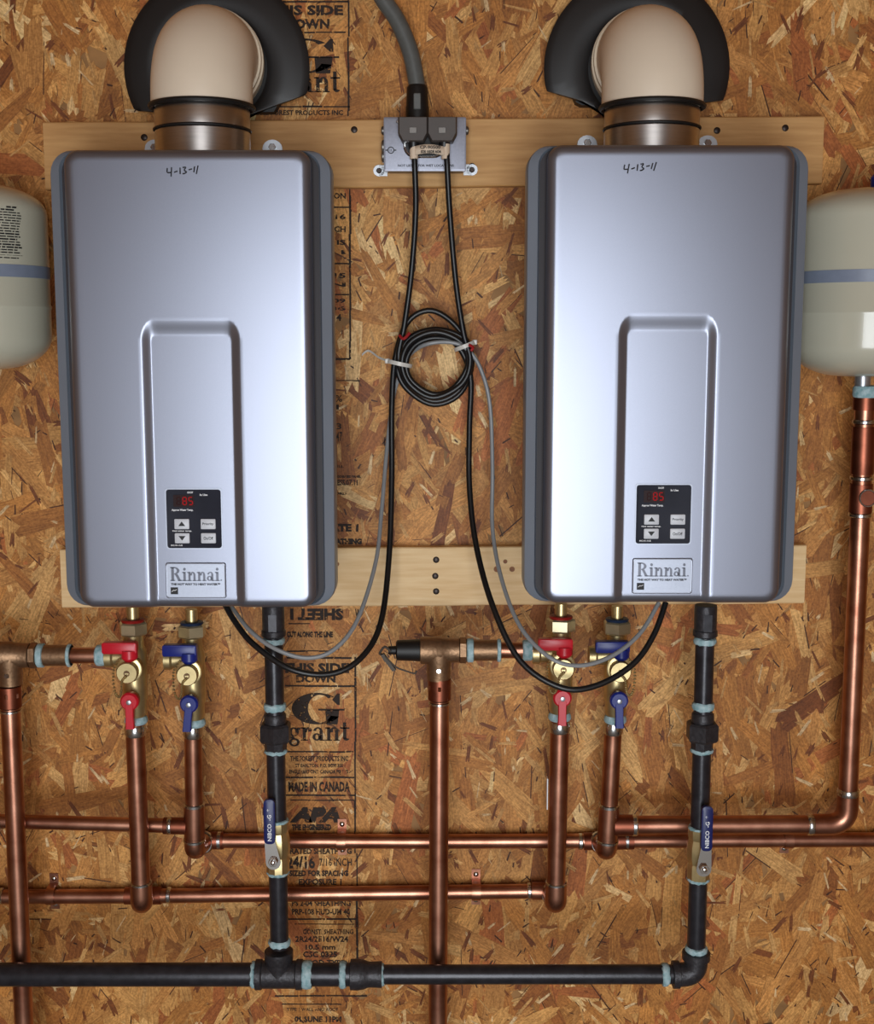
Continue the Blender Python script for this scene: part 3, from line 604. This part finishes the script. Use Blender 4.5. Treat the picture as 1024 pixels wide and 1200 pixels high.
# pipe straps
def strap(label, px, py, r=r34):
    c = P(px, py, YHD); o = thing('pipe_strap', label, 'pipe strap', (c.x, -.002, c.z), 'copper pipe straps'); w_ = .0068
    prof = [(-.0022, .029), (-.0022, r + .004)] + [(YHD * 1.0 - (r + .0012) * math.sin(PI * i / 8), (r + .0012) * math.cos(PI * i / 8)) for i in range(0, 9)] + [(-.0022, -(r + .004)), (-.0022, -.029)]
    prof[1] = (-.0022, r + .0012); prof[-2] = (-.0022, -(r + .0012))
    b = MB(); t = .0009; vs = []; n = len(prof)
    nrm = []
    for i in range(n):
        p, q = prof[max(i - 1, 0)], prof[min(i + 1, n - 1)]; dy, dz = q[0] - p[0], q[1] - p[1]; l = math.hypot(dy, dz) or 1; nrm.append((-abs(dz) / l if i in (0, n - 1) else dz / l, -dy / l))
    for i, (y, z) in enumerate(prof):
        ny, nz = nrm[i]
        for xx in (-w_, w_): vs.append((c.x + xx, y, c.z + z))
        for xx in (w_, -w_): vs.append((c.x + xx, y - t if i in (0, 1, n - 2, n - 1) else y + ny * t, c.z + (z if i in (0, n - 1) else z + nz * t)))
    fs = [(i * 4 + j, i * 4 + (j + 1) % 4, i * 4 + 4 + (j + 1) % 4, i * 4 + 4 + j) for i in range(n - 1) for j in range(4)] + [(0, 1, 2, 3), tuple((n - 1) * 4 + j for j in (3, 2, 1, 0))]
    b.add(vs, fs); b.build('band', 'copper', o, 30)
    for s in (1, -1):
        b = MB(); b.lathe((c.x, -.003, c.z + s * .021), (0, -1, 0), [(0, .0042), (.001, .0042), (.0026, .0026), (.003, 0.0005)], 14); b.build('nail', 'zinc', o)
strap('copper strap over the upper header beside the letters on the wall', 400, 986)
strap('copper strap over the lower header left of the right hot drop', 558, 1045)
strap('copper strap over the lower header at far left', 60, 1050)
strap('copper strap over the upper header at right, below the riser bend', 923, 984)

# ================================================================ isolation valves
def iso_valve(label, color, axis_x, y_axis, dy, port_to, tilt=0.0, capped=False):
    X = axis_x; Z = lambda py: P(512, py + dy, y_axis).z; g = 'red' if color == 'red' else 'blue'; sl = 'redseal' if color == 'red' else 'bluseal'
    zb = Z(846); o = thing('isolation_valve', label, 'valve', (X, y_axis, zb), 'heater isolation valves'); U = (0, 0, 1)
    b = MB(); b.lathe((X, y_axis, Z(728)), U, [(0, .0085), (Z(711) - Z(728), .0085)], 18); b.build('nipple', 'brass', o)
    b = MB(); b.ring((X, y_axis, Z(727)), U, .0125, .0045, 26, 8, .6); b.build('washer', sl, o)
    b = MB(); b.hexa((X, y_axis, Z(743.5)), U, .0205, Z(728.5) - Z(743.5), .35 if color == 'red' else 0); b.build('union_nut', 'nutm', o)
    H = Z(744) - zb; t = lambda py: Z(py) - zb
    b = MB(); b.lathe((X, y_axis, zb), U, [(0, .0135), (t(838), .0135), (t(835), .0155), (t(822), .0155), (t(818), .0175), (t(762), .0175), (t(757), .0145), (H, .0145)], 26)
    # front drain port and side port
    zc = Z(778); b.lathe((X, y_axis - .012, zc), (0, -1, 0), [(0, .0155), (.014, .0155), (.016, .0182), (.021, .0182), (.022, .016)], 26)
    zp = Z(770); L = .030
    b.lathe((X - .010, y_axis, zp), (-1, 0, 0), [(0, .0125), (L - .012, .0125), (L - .009, .0148), (L, .0148)], 24)
    b.lathe((X, y_axis - .010, Z(814)), (0, -1, 0), [(0, .010), (.018, .010)], 20)
    b.lathe((X, y_axis - .016, Z(770)), U, [(0, .007), (.012, .007)], 16)
    b.build('body', 'brass', o)
    b = MB(); b.lathe((X, y_axis - .035, zc - .0015), (0, -1, 0), [(0, .0140), (.001, .0150), (.010, .0150), (.0115, .0138)], 26); cp = b.build('drain_cap', 'brass', o)
    b = MB(); b.tube([(X - .003, y_axis - .047, zc), (X + .003, y_axis - .047, zc)], .0012, 6); b.ring((X, y_axis - .0472, zc - .002), (0, 1, 0), .0035, .0008, 14, 6); b.build('cap_eyelet', 'bronze', cp)
    # bead chain
    b = MB(); s = 1 if X > .2 else -1
    path = smooth_path([(X + s * .012, y_axis - .032, zc + .016), (X + s * .020, y_axis - .034, zc + .004), (X + s * .0215, y_axis - .036, zc - .014), (X + s * .018, y_axis - .040, zc - .032), (X + s * .012, y_axis - .042, zc - .036), (X + s * .008, y_axis - .046, zc - .026), (X + s * .006, y_axis - .050, zc - .012), (X, y_axis - .0495, zc - .005)], 4)
    for p in path: b.lathe(p - V((0, 0, .0017)), U, [(0, .0006), (.0007, .0017), (.0017, .0021), (.0027, .0017), (.0034, .0006)], 6)
    c_ = b.build('bead_chain', 'brass', o); c_['kind'] = 'stuff'
    # top lever
    yl = y_axis - .034
    b = MB(); zt = Z(752); hb = Z(744) - Z(757)
    b.rr((X - .011, yl, zt), [(-.007, .022, hb / 2 - .001, .002), (-.006, .024, hb / 2, .003), (.006, .024, hb / 2, .003), (.007, .022, hb / 2 - .001, .002)], 4)
    b.lathe((X + .002, yl, Z(767)), U, [(0, .0080), (.004, .0115), (Z(755) - Z(767), .0115)], 18)
    b.lathe((X + .002, yl, Z(768)), U, [(0, .004), (.004, .004)], 10)
    b.build('service_lever', g, o)
    b = MB(); b.lathe((X + .002, yl + .01, Z(769)), U, [(0, .0075), (.006, .0075)], 16); b.tube([(X + .002, yl + .012, Z(768)), (X + .002, y_axis - .012, Z(768))], .006, 10); b.build('lever_stem', 'brass', o)
    # lower lever
    zh = Z(814); b = MB(); yl = y_axis - .028
    b.lathe((X, yl, zh), (0, -1, 0), [(0, .0130), (.008, .0130), (.011, .0105)], 24)
    le = Z(845) - zh; dx = tilt
    b.add([], []); sec = [(-.0058, -.0105), (-.0048, -.0115), (.0048, -.0115), (.0058, -.0105), (.0058, -.003), (-.0058, -.003)]
    b.loft([[V((X + a, yl + q, zh - .004)) for a, q in sec], [V((X + dx * .6 + a * .95, yl + q, zh + le * .6)) for a, q in sec], [V((X + dx + a * 1.05, yl + q, zh + le)) for a, q in sec]])
    lv = b.build('shutoff_lever', g, o)
    b = MB(); b.hexa((X, yl - .011, zh), (0, -1, 0), .0036, .003, 0, .3); b.build('nut', 'galv', lv)
    # sealant at the bottom joint
    b = MB(); b.lathe((X, y_axis, zb - .002), U, [(0, .0145), (.003, .0165), (.008, .016), (.011, .0140)], 22); b.build('sealant', 'dope', o)
    if capped:
        pass
    return X - .010 - L, zp
vx = lambda px, y: P(px, 780, y).x
pL = iso_valve('brass isolation valve with red levers under the left heater', 'red', vx(157.5, YH), YH, 0, None)
iso_valve('brass isolation valve with blue levers under the left heater', 'blue', vx(226, YC), YC, 3, None, -.004, True)
pR = iso_valve('brass isolation valve with red levers under the right heater, behind the hanging cords', 'red', vx(656.5, YH), YH, -4, None)
iso_valve('brass isolation valve with blue levers under the right heater, behind the hanging cords', 'blue', vx(722, YC), YC, -1, None, .001, True)

# ================================================================ relief valves
def relief(label, cx_px, cz_px, port):
    y = YH; s = M(cx_px, cz_px, y); c = P(cx_px, cz_px, y); zz = c.z
    o = thing('relief_valve', label, 'relief valve', c, 'relief valves'); L = lambda d: c.x + d * s; ax = (1, 0, 0)
    b = MB(); b.lathe((L(-22), y, zz), ax, [(0, .016), (.001, .0195), (25 * s, .0200), (27 * s, .0185), (40 * s, .0175), (46 * s, .0175)], 32)
    zd = P(cx_px, cz_px + 34, y).z; b.lathe((c.x, y, zz), (0, 0, -1), [(0, .0195), (.012, .0195), (.020, .0172), (zz - zd, .0165)], 28)
    b.build('body', 'bronze', o)
    b = MB(); b.lathe((c.x, y - .0165, zz - .026), (0, -1, 0), [(0, .004), (.0012, .003)], 12); b.build('stud', 'zinc', o)
    b = MB(); b.lathe((L(-50), y, zz), ax, [(0, .012), (.002, .0145), (.026, .0155), (28 * s, .016)], 28); b.lathe((L(-59), y, zz), ax, [(0, .006), (10 * s, .0065)], 16); b.build('spring_cap', 'gasket', o)
    b = MB(); q = [(L(-56), y - .008, zz), (L(-63), y - .004, zz + .006), (L(-69), y, zz - .004), (L(-67), y + .004, zz - .007)]
    b.tube(smooth_path(q, 4), .0018, 8)
    q = [V((L(-68), y - .006, zz - .006)), V((L(-60), y - .008, zz - .019)), V((L(-54), y - .008, zz - .029))]
    b.loft([[p + V((0, -.004, .001)), p + V((.005, -.004, .003)), p + V((.005, .004, .003)), p + V((0, .004, .001))] for p in q])
    b.tube(smooth_path([(L(-62), y - .012, zz - .006), (L(-50), y - .016, zz - .020), (L(-38), y - .016, zz - .026), (L(-28), y - .014, zz - .030), (L(-26), y - .014, zz - .026)], 4), .0012, 8)
    b.build('test_lever', 'tlever', o)
    b = MB(); b.hexa((L(24), y, zz), ax, .0185, 9 * s, .3); b.build('union_nut', 'bronze', o)
    ln = MB(); ln.lathe((L(40), y, zz), ax, [(0, .0150), (33 * s, .0150)], 24); ln.build('nipple', 'bronze', o)
    for x0, x1, r in ((33, 41, .0172), (68, 73, .0165)):
        b = MB(); b.lathe((L(x0), y, zz), ax, [(0, r - .002), (.0015, r), ((x1 - x0) * s - .001, r), ((x1 - x0) * s, r - .002)], 24); b.build('sealant', 'dope', o)
    px = port[0]
    b = MB(); b.lathe((L(72), y, zz), ax, [(0, .0115), (px - L(72) + .002, .0115)], 24); b.build('pipe', 'copper', o)
    b = MB(); b.lathe((px - .014, y, zz), ax, [(0, .013), (.002, .0150), (.010, .0152), (.0135, .0140)], 24); b.build('sealant', 'dope', o)
relief('bronze relief valve with black cap, left of the right red-handled valve', 514, 762, pR)
relief('bronze relief valve cut off by left edge, beside the left red-handled valve', 11, 768, pL)

# ================================================================ gas piping
YG = -.166; rg, rm = .0132, .0166
def dope(o, p, axis, r, h=.008):
    b = MB(); rnd = random.Random(int(p[0] * 991 + p[2] * 777)); ax = V(axis).normalized()
    b.lathe(V(p) - ax * h / 2, ax, [(0, r), (h * .15, r + .002), (h * .5, r + .0026), (h * .85, r + .0018), (h, r)], 20)
    for i in range(len(b.v)): b.v[i] = b.v[i] + ax * rnd.uniform(-.0012, .0012)
    b.build('sealant', 'dope', o)
gz = P(512, 1142, YG).z
tx, ex = P(327, 1142, YG), P(811, 1142, YG)
o = thing('gas_main', 'black iron gas main running along the bottom of the wall', 'gas pipe', (tx.x, YG, gz))
b = MB(); b.tube([V((P(-260, 1142, YG).x, YG, gz)), V((P(300, 1142, YG).x, YG, gz))], rm, 24); b.build('pipe', 'iron', o)
b = MB(); b.tube([V((P(350, 1142, YG).x, YG, gz)), V((P(414, 1142, YG).x, YG, gz))], rm, 24); b.build('pipe', 'iron', o)
b = MB(); b.tube([V((P(440, 1142, YG).x, YG, gz)), V((P(800, 1142, YG).x, YG, gz + .0005))], .0138, 24); b.build('pipe', 'iron', o)
b = MB(); s = M(327, 1142, YG); X = tx.x; ax = (1, 0, 0)
b.lathe((X - 28 * s, YG, gz), ax, [(0, .017), (.001, .0215), (.009, .0215), (.011, .0195), (56 * s - .011, .0195), (56 * s - .009, .0215), (56 * s - .001, .0215), (56 * s, .017)], 30)
b.lathe((X, YG, gz), (0, 0, 1), [(0, .0195), (.020, .0185), (.024, .0205), (.036, .0205), (.037, .015)], 30); b.build('tee', 'cast', o)
b = MB(); Xc = P(431, 1142, YG).x; b.lathe((Xc - 21 * s, YG, gz), ax, [(0, .017), (.001, .0215), (.012, .0218), (.020, .0205), (.026, .0182), (.030, .0178), (38 * s - .001, .0185), (38 * s, .015)], 30); b.build('reducer', 'cast', o)
c = V((P(815, 1142, YG).x, YG, gz)); z_e = P(815, 1118, YG).z
b = MB(); b.tube(bend(c - V((.032, 0, 0)), c + V((0, 0, 0)), c + V((0, 0, z_e - gz)), .020), .0168, 28); b.lathe(c - V((.034, 0, 0)), ax, [(0, .015), (.001, .0195), (.010, .0195), (.011, .0165)], 26)
b.lathe(c + V((0, 0, z_e - gz - .008)), (0, 0, 1), [(0, .0165), (.001, .0200), (.011, .0200), (.012, .0150)], 26); b.build('elbow', 'cast', o)
for px, r, h in ((297, .0166, .006), (360, .0178, .014), (402, .0172, .010), (446, .0142, .010), (779, .0142, .010)): dope(o, (P(px, 1142, YG).x, YG, gz), ax, r, h)
def gas_leg(lab1, lab2, x0, x1, yb_, dyu, vy, lev_dx):
    f = lambda py: x0 + (x1 - x0) * (py - 712) / (yb_ - 712)
    q = lambda py: P(f(py), py, YG); U = (0, 0, 1)
    o = thing('gas_drop', lab1, 'gas pipe', q(yb_), 'gas drops'); d = (q(yb_) - q(712)).normalized()
    b = MB(); b.tube([q(740), q(vy - 22)], rg, 22); b.build('pipe', 'iron', o)
    b = MB(); b.tube([q(vy + 38), q(yb_)], rg, 22); b.build('pipe', 'iron', o)
    b = MB(); b.lathe(q(709), d, [(0, .0150), (.001, .0155), (.034, .0155), (.036, .0170), (.043, .0170), (.045, .0145)], 24); so = b.build('socket', 'cast', o)
    b = MB(); a = q(728); b.box(a + V((.0005, -.0155, 0)), (.011, .0006, .024)); b.build('stamped_label', 'iron', so)
    u = 858 + dyu
    b = MB(); b.lathe(q(u - 22), d, [(0, .0140), (.002, .0155), (.016, .0160), (.018, .0150)], 24); b.lathe(q(u + 10), d, [(0, .0160), (.014, .0155), (.018, .0145)], 8); b.build('union_body', 'cast', o)
    b = MB(); b.hexa(q(u - 11), d, .0232, .027, .0); b.build('union_nut', 'cast', o)
    dope(o, q(751), d, .0135, .009); dope(o, q(u - 30), d, .0133, .011); dope(o, q(u + 22), d, .0140, .006)
    dope(o, q(yb_ - 6), d, .0138, .009)
    # ball valve
    v = thing('gas_valve', lab2, 'gas valve', q(vy), 'gas shut-off valves')
    b = MB(); zt, zl = q(vy - 22), q(vy + 38); L = (zl - zt).length
    b.lathe(zt, d, [(0, .0135), (.001, .0165), (.012, .0165), (.016, .0150), (.026, .0175), (.042, .0175), (.052, .0150), (.056, .0162), (L - .001, .0162), (L, .0135)], 10); b.build('body', 'brass', v, 20)
    st = q(vy + 16); b = MB(); b.lathe(st + V((lev_dx * .4, -.012, 0)), (0, -1, 0), [(0, .008), (.012, .008), (.013, .006)], 16); b.build('stem', 'brass', v)
    lv = MB(); yl = YG - .026; h = st + V((lev_dx * .4, 0, 0))
    top = P(f(vy - 48), vy - 48, yl); X0 = st.x + lev_dx; n = 9
    pts = [(h.x + .0105 * math.cos(PI + PI * i / 8), h.z - .002 + .0105 * math.sin(PI + PI * i / 8)) for i in range(9)] + [(X0 + .0075, h.z + .028)] + [(X0 + .0068, h.z + .035), (X0 - .0068, h.z + .035), (X0 - .0075, h.z + .028)]
    lv.prism(pts, yl - .002, yl); plv = lv.build('lever', 'chrome', v)
    g = MB(); Lg = top.z - (h.z + .026); g.rr((X0, yl - .001, h.z + .026 + Lg / 2), [(-.0045, .0062, Lg / 2 - .003, .004), (-.0035, .0078, Lg / 2, .006), (.0035, .0078, Lg / 2, .006), (.0045, .0062, Lg / 2 - .003, .004)], 6); gr = g.build('grip', 'navy', v)
    t = MB(); vs, fs = text_mesh('NIBCO  -G  *', .02)
    x_0, x_1, y_0, y_1 = min(a.x for a in vs), max(a.x for a in vs), min(a.y for a in vs), max(a.y for a in vs)
    vs = [V((X0 - ((a.y - y_0) / (y_1 - y_0) - .5) * .006, yl - .0058, h.z + .031 + (a.x - x_0) / (x_1 - x_0) * Lg * .72)) for a in vs]
    t.add(vs, fs); t.build('grip_print', 'white', gr)
    b = MB(); b.hexa((h.x, yl - .002, h.z), (0, -1, 0), .0068, .005); b.lathe((h.x, yl - .006, h.z), (0, -1, 0), [(0, .0035), (.003, .0035), (.004, .002)], 12); b.build('nut', 'chrome', v)
    dope(v, q(vy + 38), d, .0140, .005); dope(v, q(vy - 22), d, .0138, .005)
gas_leg('black iron gas leg dropping from the left heater to the tee', 'brass gas valve with blue lever on the left gas leg', 320, 327.5, 1110, 0, 984, -.007)
gas_leg('black iron gas leg dropping from the right heater to the corner elbow', 'brass gas valve with blue lever on the right gas leg', 827, 815.5, 1118, -1, 992, .004)

# ================================================================ outlet box, conduit, cords
o = thing('outlet_box', 'steel outlet box on the upper board between the heaters', 'outlet box', P(497, 200, -.03))
a, c = P(450, 201, -.06), P(546, 138, -.06); bx, bz = (a.x + c.x) / 2, (a.z + c.z) / 2; hw, hh = (c.x - a.x) / 2, (c.z - a.z) / 2
b = MB(); b.rr((bx, 0, bz), [(-.062, hw - .003, hh - .003, .004), (-.061, hw - .002, hh - .002, .004), (-.0215, hw - .002, hh - .002, .004)], 5); b.build('box', 'box', o)
b = MB(); b.rr((bx, 0, bz), [(-.0655, hw - .002, hh - .002, .002), (-.065, hw, hh, .002), (-.058, hw, hh, .002)], 4); cv = b.build('cover_plate', 'boxc', o)
for px, py in ((444, 200), (553, 199)):
    e = P(px, py, -.024); b = MB(); b.lathe((e.x, -.0215, e.z), (0, -1, 0), [(0, .008), (.003, .008)], 16); b.box((e.x + (.006 if px < 500 else -.006), -.023, e.z), (.012, .003, .015)); er = b.build('mounting_ear', 'galv', o)
    b = MB(); b.lathe((e.x, -.0245, e.z), (0, -1, 0), [(0, .004), (.002, .003)], 12); b.build('screw', 'screw', er)
for px, py, r in ((447, 153, .006), (447, 172, .009), (447, 183, .009), (550, 153, .006)):
    e = P(px, py, -.04); sgn = -1 if px < 500 else 1
    b = MB(); b.lathe((bx + sgn * (hw - .003), -.04, e.z), (sgn, 0, 0), [(0, r), (.006, r), (.0075, r * .7)], 16); b.build('knockout_plug', 'box', o)
b = MB(); c = P(497, 172, -.066); b.rr((c.x, 0, c.z + .004), [(-.067, .029, .0195, .016), (-.068, .028, .0185, .016), (-.0655, .0275, .018, .016)], 8); b.build('receptacle_rim', 'chrome', cv)
b = MB(); b.rr((c.x, 0, c.z + .004), [(-.0674, .0262, .0168, .015), (-.0655, .0262, .0168, .015)], 8); b.build('receptacle', 'gasket', cv)
b = MB(); yy = -.0660
put_text(b, 'NOT LISTED FOR WET LOCATIONS', *(lambda p: (p.x, p.z))(P(499, 194, yy)), .078, .0033, yy, bold=.03)
p = P(458, 176, yy); b.ring((p.x, yy, p.z), (0, 1, 0), .0042, .0006, 20, 4, .3); put_text(b, 'UL', p.x, p.z, .0045, .0035, yy); b.rect(p.x - .0075, p.x - .0042, p.z - .0007, p.z + .0007, yy - .0001, yy); b.rect(p.x + .0042, p.x + .0075, p.z - .0007, p.z + .0007, yy - .0001, yy)
b.build('cover_print', 'ink', cv)
for px, py in ((466, 139), (529, 139), (497, 139)):
    p = P(px, py, -.066); b = MB(); b.lathe((p.x, -.065, p.z - .004), (0, -1, 0), [(0, .003), (.0015, .002)], 10); b.build('screw', 'zinc', cv)
cq = P(489, 136, -.045)
k = thing('conduit', 'grey flexible conduit curving down into the outlet box', 'conduit', (cq.x, -.045, bz + hh))
pts = smooth_path([P(425, -70, -.045), P(443, -12, -.045), P(466, 25, -.045), P(481, 62, -.045), P(489, 102, -.045)], 8)
b = MB(); b.tube(pts, .0118, 20)
b.build('tube', 'conduit', k)
zb0 = bz + hh; b = MB(); zt_ = P(489, 100, -.045).z; b.lathe((cq.x, -.045, zb0), (0, 0, 1), [(0, .0165), (.016, .0165), (.018, .0158), (zt_ - zb0 - .004, .0148), (zt_ - zb0, .0125)], 20); cn = b.build('connector', 'gasket', k)
b = MB(); b.box((cq.x, -.0612, zb0 + .022), (.010, .003, .022), .001); b.build('ridge', 'conduit', cn)

def cordpath(lst, k=6): return smooth_path([P(x, y, d) for x, y, d in lst], k)
def power_cord(label, plug_px, path, tagtxt):
    pa = P(plug_px, 152, -.082); o = thing('power_cord', label, 'power cord', (pa.x, -.068, pa.z), 'power cords')
    b = MB(); w_ = .0205; h0 = P(plug_px, 138, -.082).z; h1 = P(plug_px, 167, -.082).z; cz_ = (h0 + h1) / 2; hh_ = (h0 - h1) / 2
    sec = lambda y, f, g: [V((pa.x + x * f, y, cz_ + z * g)) for x, z in ((-w_, hh_), (w_, hh_), (w_, -hh_ * .35), (w_ * .72, -hh_), (-w_ * .72, -hh_), (-w_, -hh_ * .35))]
    b.loft([sec(-.0685, 1, 1), sec(-.090, 1, 1), sec(-.094, .9, .92)]); pg = b.build('plug', 'plug', o)
    b = MB(); b.box((pa.x, -.0943, cz_ - .002), (.010, .0012, .008), .0004); b.build('plug_mark', 'box', pg)
    b = MB(); b.lathe((pa.x * .5 + P(path[0][0], path[0][1], path[0][2]).x * .5, -.080, h1 + .003), (0, 0, -1), [(0, .008), (.008, .0075), (.016, .0048), (.02, .004)], 14); b.build('strain_relief', 'cord', o)
    b = MB(); b.tube(cordpath(path), .0042, 12); b.build('cord', 'cord', o)
    return o
D = -.045
left = [(485, 172, -.080), (486, 195, -.082), (487, 250, -.07), (482, 320, -.055), (474, 380, -.05), (467, 420, -.046), (478, 450, -.044), (507, 470, -.042), (537, 458, -.042), (552, 425, -.042), (543, 397, -.042), (510, 386, -.042),
        (478, 398, -.040), (466, 430, -.036), (477, 456, -.034), (508, 474, -.034), (540, 460, -.034), (553, 420, -.034), (536, 384, -.034), (506, 364, -.034), (478, 377, -.034), (463, 420, -.036), (459, 480, -.042), (459, 560, -.055), (456, 650, -.09), (446, 730, -.15), (422, 772, -.19), (386, 790, -.205), (340, 784, -.21), (297, 755, -.19), (275, 728, -.165), (264, 709, -.15)]
right = [(523, 172, -.080), (524, 195, -.082), (527, 250, -.07), (534, 330, -.058), (543, 390, -.056), (551, 422, -.054), (541, 450, -.054), (508, 466, -.054), (480, 450, -.054), (471, 424, -.058), (482, 400, -.056), (511, 389, -.054), (541, 402, -.052), (548, 428, -.050),
         (531, 455, -.05), (507, 462, -.05), (482, 446, -.05), (476, 424, -.052), (487, 404, -.05), (510, 396, -.048), (535, 404, -.046), (551, 440, -.046), (550, 500, -.05), (550, 570, -.065), (558, 640, -.10), (578, 712, -.16), (610, 775, -.195), (658, 806, -.21), (700, 803, -.205), (742, 778, -.19), (766, 744, -.17), (780, 706, -.15)]
power_cord('black power cord from the left plug, ending under the left heater', 484, left, '')
rc_ = power_cord('black power cord from the right plug, ending under the right heater', 518, right, '')
# paper tag wrapped round both cords
b = MB(); n = 14; vs = []
for i in range(n + 1):
    t = i / n; x = 484 + (521 - 484) * t; y = -.086 - .006 * math.sin(PI * t); arch = 2.5 * math.sin(PI * min(1, t * 1.1))
    vs += [P(x + 1, 182 - arch, y), P(x + 1, 170 - arch + 1.5, y)]
b.add(vs, [(2 * i, 2 * i + 2, 2 * i + 3, 2 * i + 1) for i in range(n)]); b.build('paper_tag', 'tag', rc_).modifiers.new('s', 'SOLIDIFY').thickness = .0006
t = MB(); px_text(t, 'CP-90500', 492, 516, 170.5, 174.5, -.0935, bold=.02); px_text(t, 'SO0 105DE AOA', 493, 517, 176, 179.5, -.0935, bold=.04); t.build('tag_print', 'ink', rc_)
for px in (485, 522):
    e = P(px, 176, -.081); b = MB(); b.lathe((e.x, -.081, e.z + .008), (0, 0, -1), [(0, .0062), (.02, .0058)], 14); b.build('paper_sleeve', 'tag', rc_)
gc = thing('signal_cable', 'thin grey signal cable looped between the two heaters', 'cable', P(508, 402, -.04))
gp = [(270, 709, -.14), (292, 738, -.19), (322, 760, -.212), (358, 771, -.212), (390, 762, -.205), (418, 728, -.18), (440, 660, -.12), (447, 600, -.075), (453, 530, -.045), (460, 470, -.030), (468, 440, -.028), (478, 418, -.03), (498, 404, -.055), (526, 401, -.055), (547, 409, -.055), (563, 432, -.05), (574, 475, -.045), (577, 550, -.055), (577, 620, -.075), (588, 680, -.13), (610, 735, -.185), (645, 771, -.215), (680, 780, -.215), (718, 768, -.205), (750, 742, -.185), (772, 706, -.16)]
b = MB(); b.tube(cordpath(gp), .0030, 10); b.build('cable', 'grey', gc)
def tie(label, p, q, tail, red):
    a, c = P(*p, -.048), P(*q, -.048); m_ = (a + c) / 2; o = thing('cable_tie', label, 'cable tie', m_, 'cable ties'); ax = (c - a); L = ax.length / 2; ax.normalize()
    b = MB(); nn = 24; vs = []; up = V((0, 0, 1)) - ax * ax.z; up.normalize()
    rings = []
    for i in range(nn):
        t_ = 2 * PI * i / nn; ce = m_ + ax * (L * math.cos(t_)) + V((0, -1, 0)) * (.0175 * math.sin(t_)); dd = (ax * math.cos(t_) + V((0, -1, 0)) * math.sin(t_))
        rings.append([ce + up * .0028, ce + up * .0028 + dd * .0012, ce - up * .0028 + dd * .0012, ce - up * .0028])
    vs = [p_ for r in rings for p_ in r]
    b.add(vs, [(i * 4 + j, i * 4 + (j + 1) % 4, ((i + 1) % nn) * 4 + (j + 1) % 4, ((i + 1) % nn) * 4 + j) for i in range(nn) for j in range(4)]); b.build('strap', 'tie', o)
    hd = a if p[0] < 500 else c; b = MB(); b.box(hd + V((0, -.004, 0)), (.007, .006, .007), .001); b.build('head', 'tie', o)
    if tail:
        pp = smooth_path([P(*t_) for t_ in tail], 5); b = MB(); b.loft([[p_ + V((0, 0, .0016)), p_ + V((0, -.0008, .0016)), p_ + V((0, -.0008, -.0016)), p_ + V((0, 0, -.0016))] for p_ in pp]); b.build('tail', 'tie', o)
    if red:
        b = MB(); b.tube(smooth_path([P(*t_) for t_ in red], 5), .0022, 8); b.build('wire_end', 'redwire', o)
tie('pale nylon tie on the left of the cord coil, with a long tail', (454, 423), (482, 429), [(455, 423, -.05), (444, 419, -.03), (432, 411, -.012), (424, 416, -.006)], [(468, 393, -.062), (473, 397, -.066), (480, 390, -.064)])
tie('pale nylon tie on the upper right of the cord coil', (533, 410), (556, 401), None, [(549, 404, -.066), (554, 407, -.062), (552, 411, -.06)])
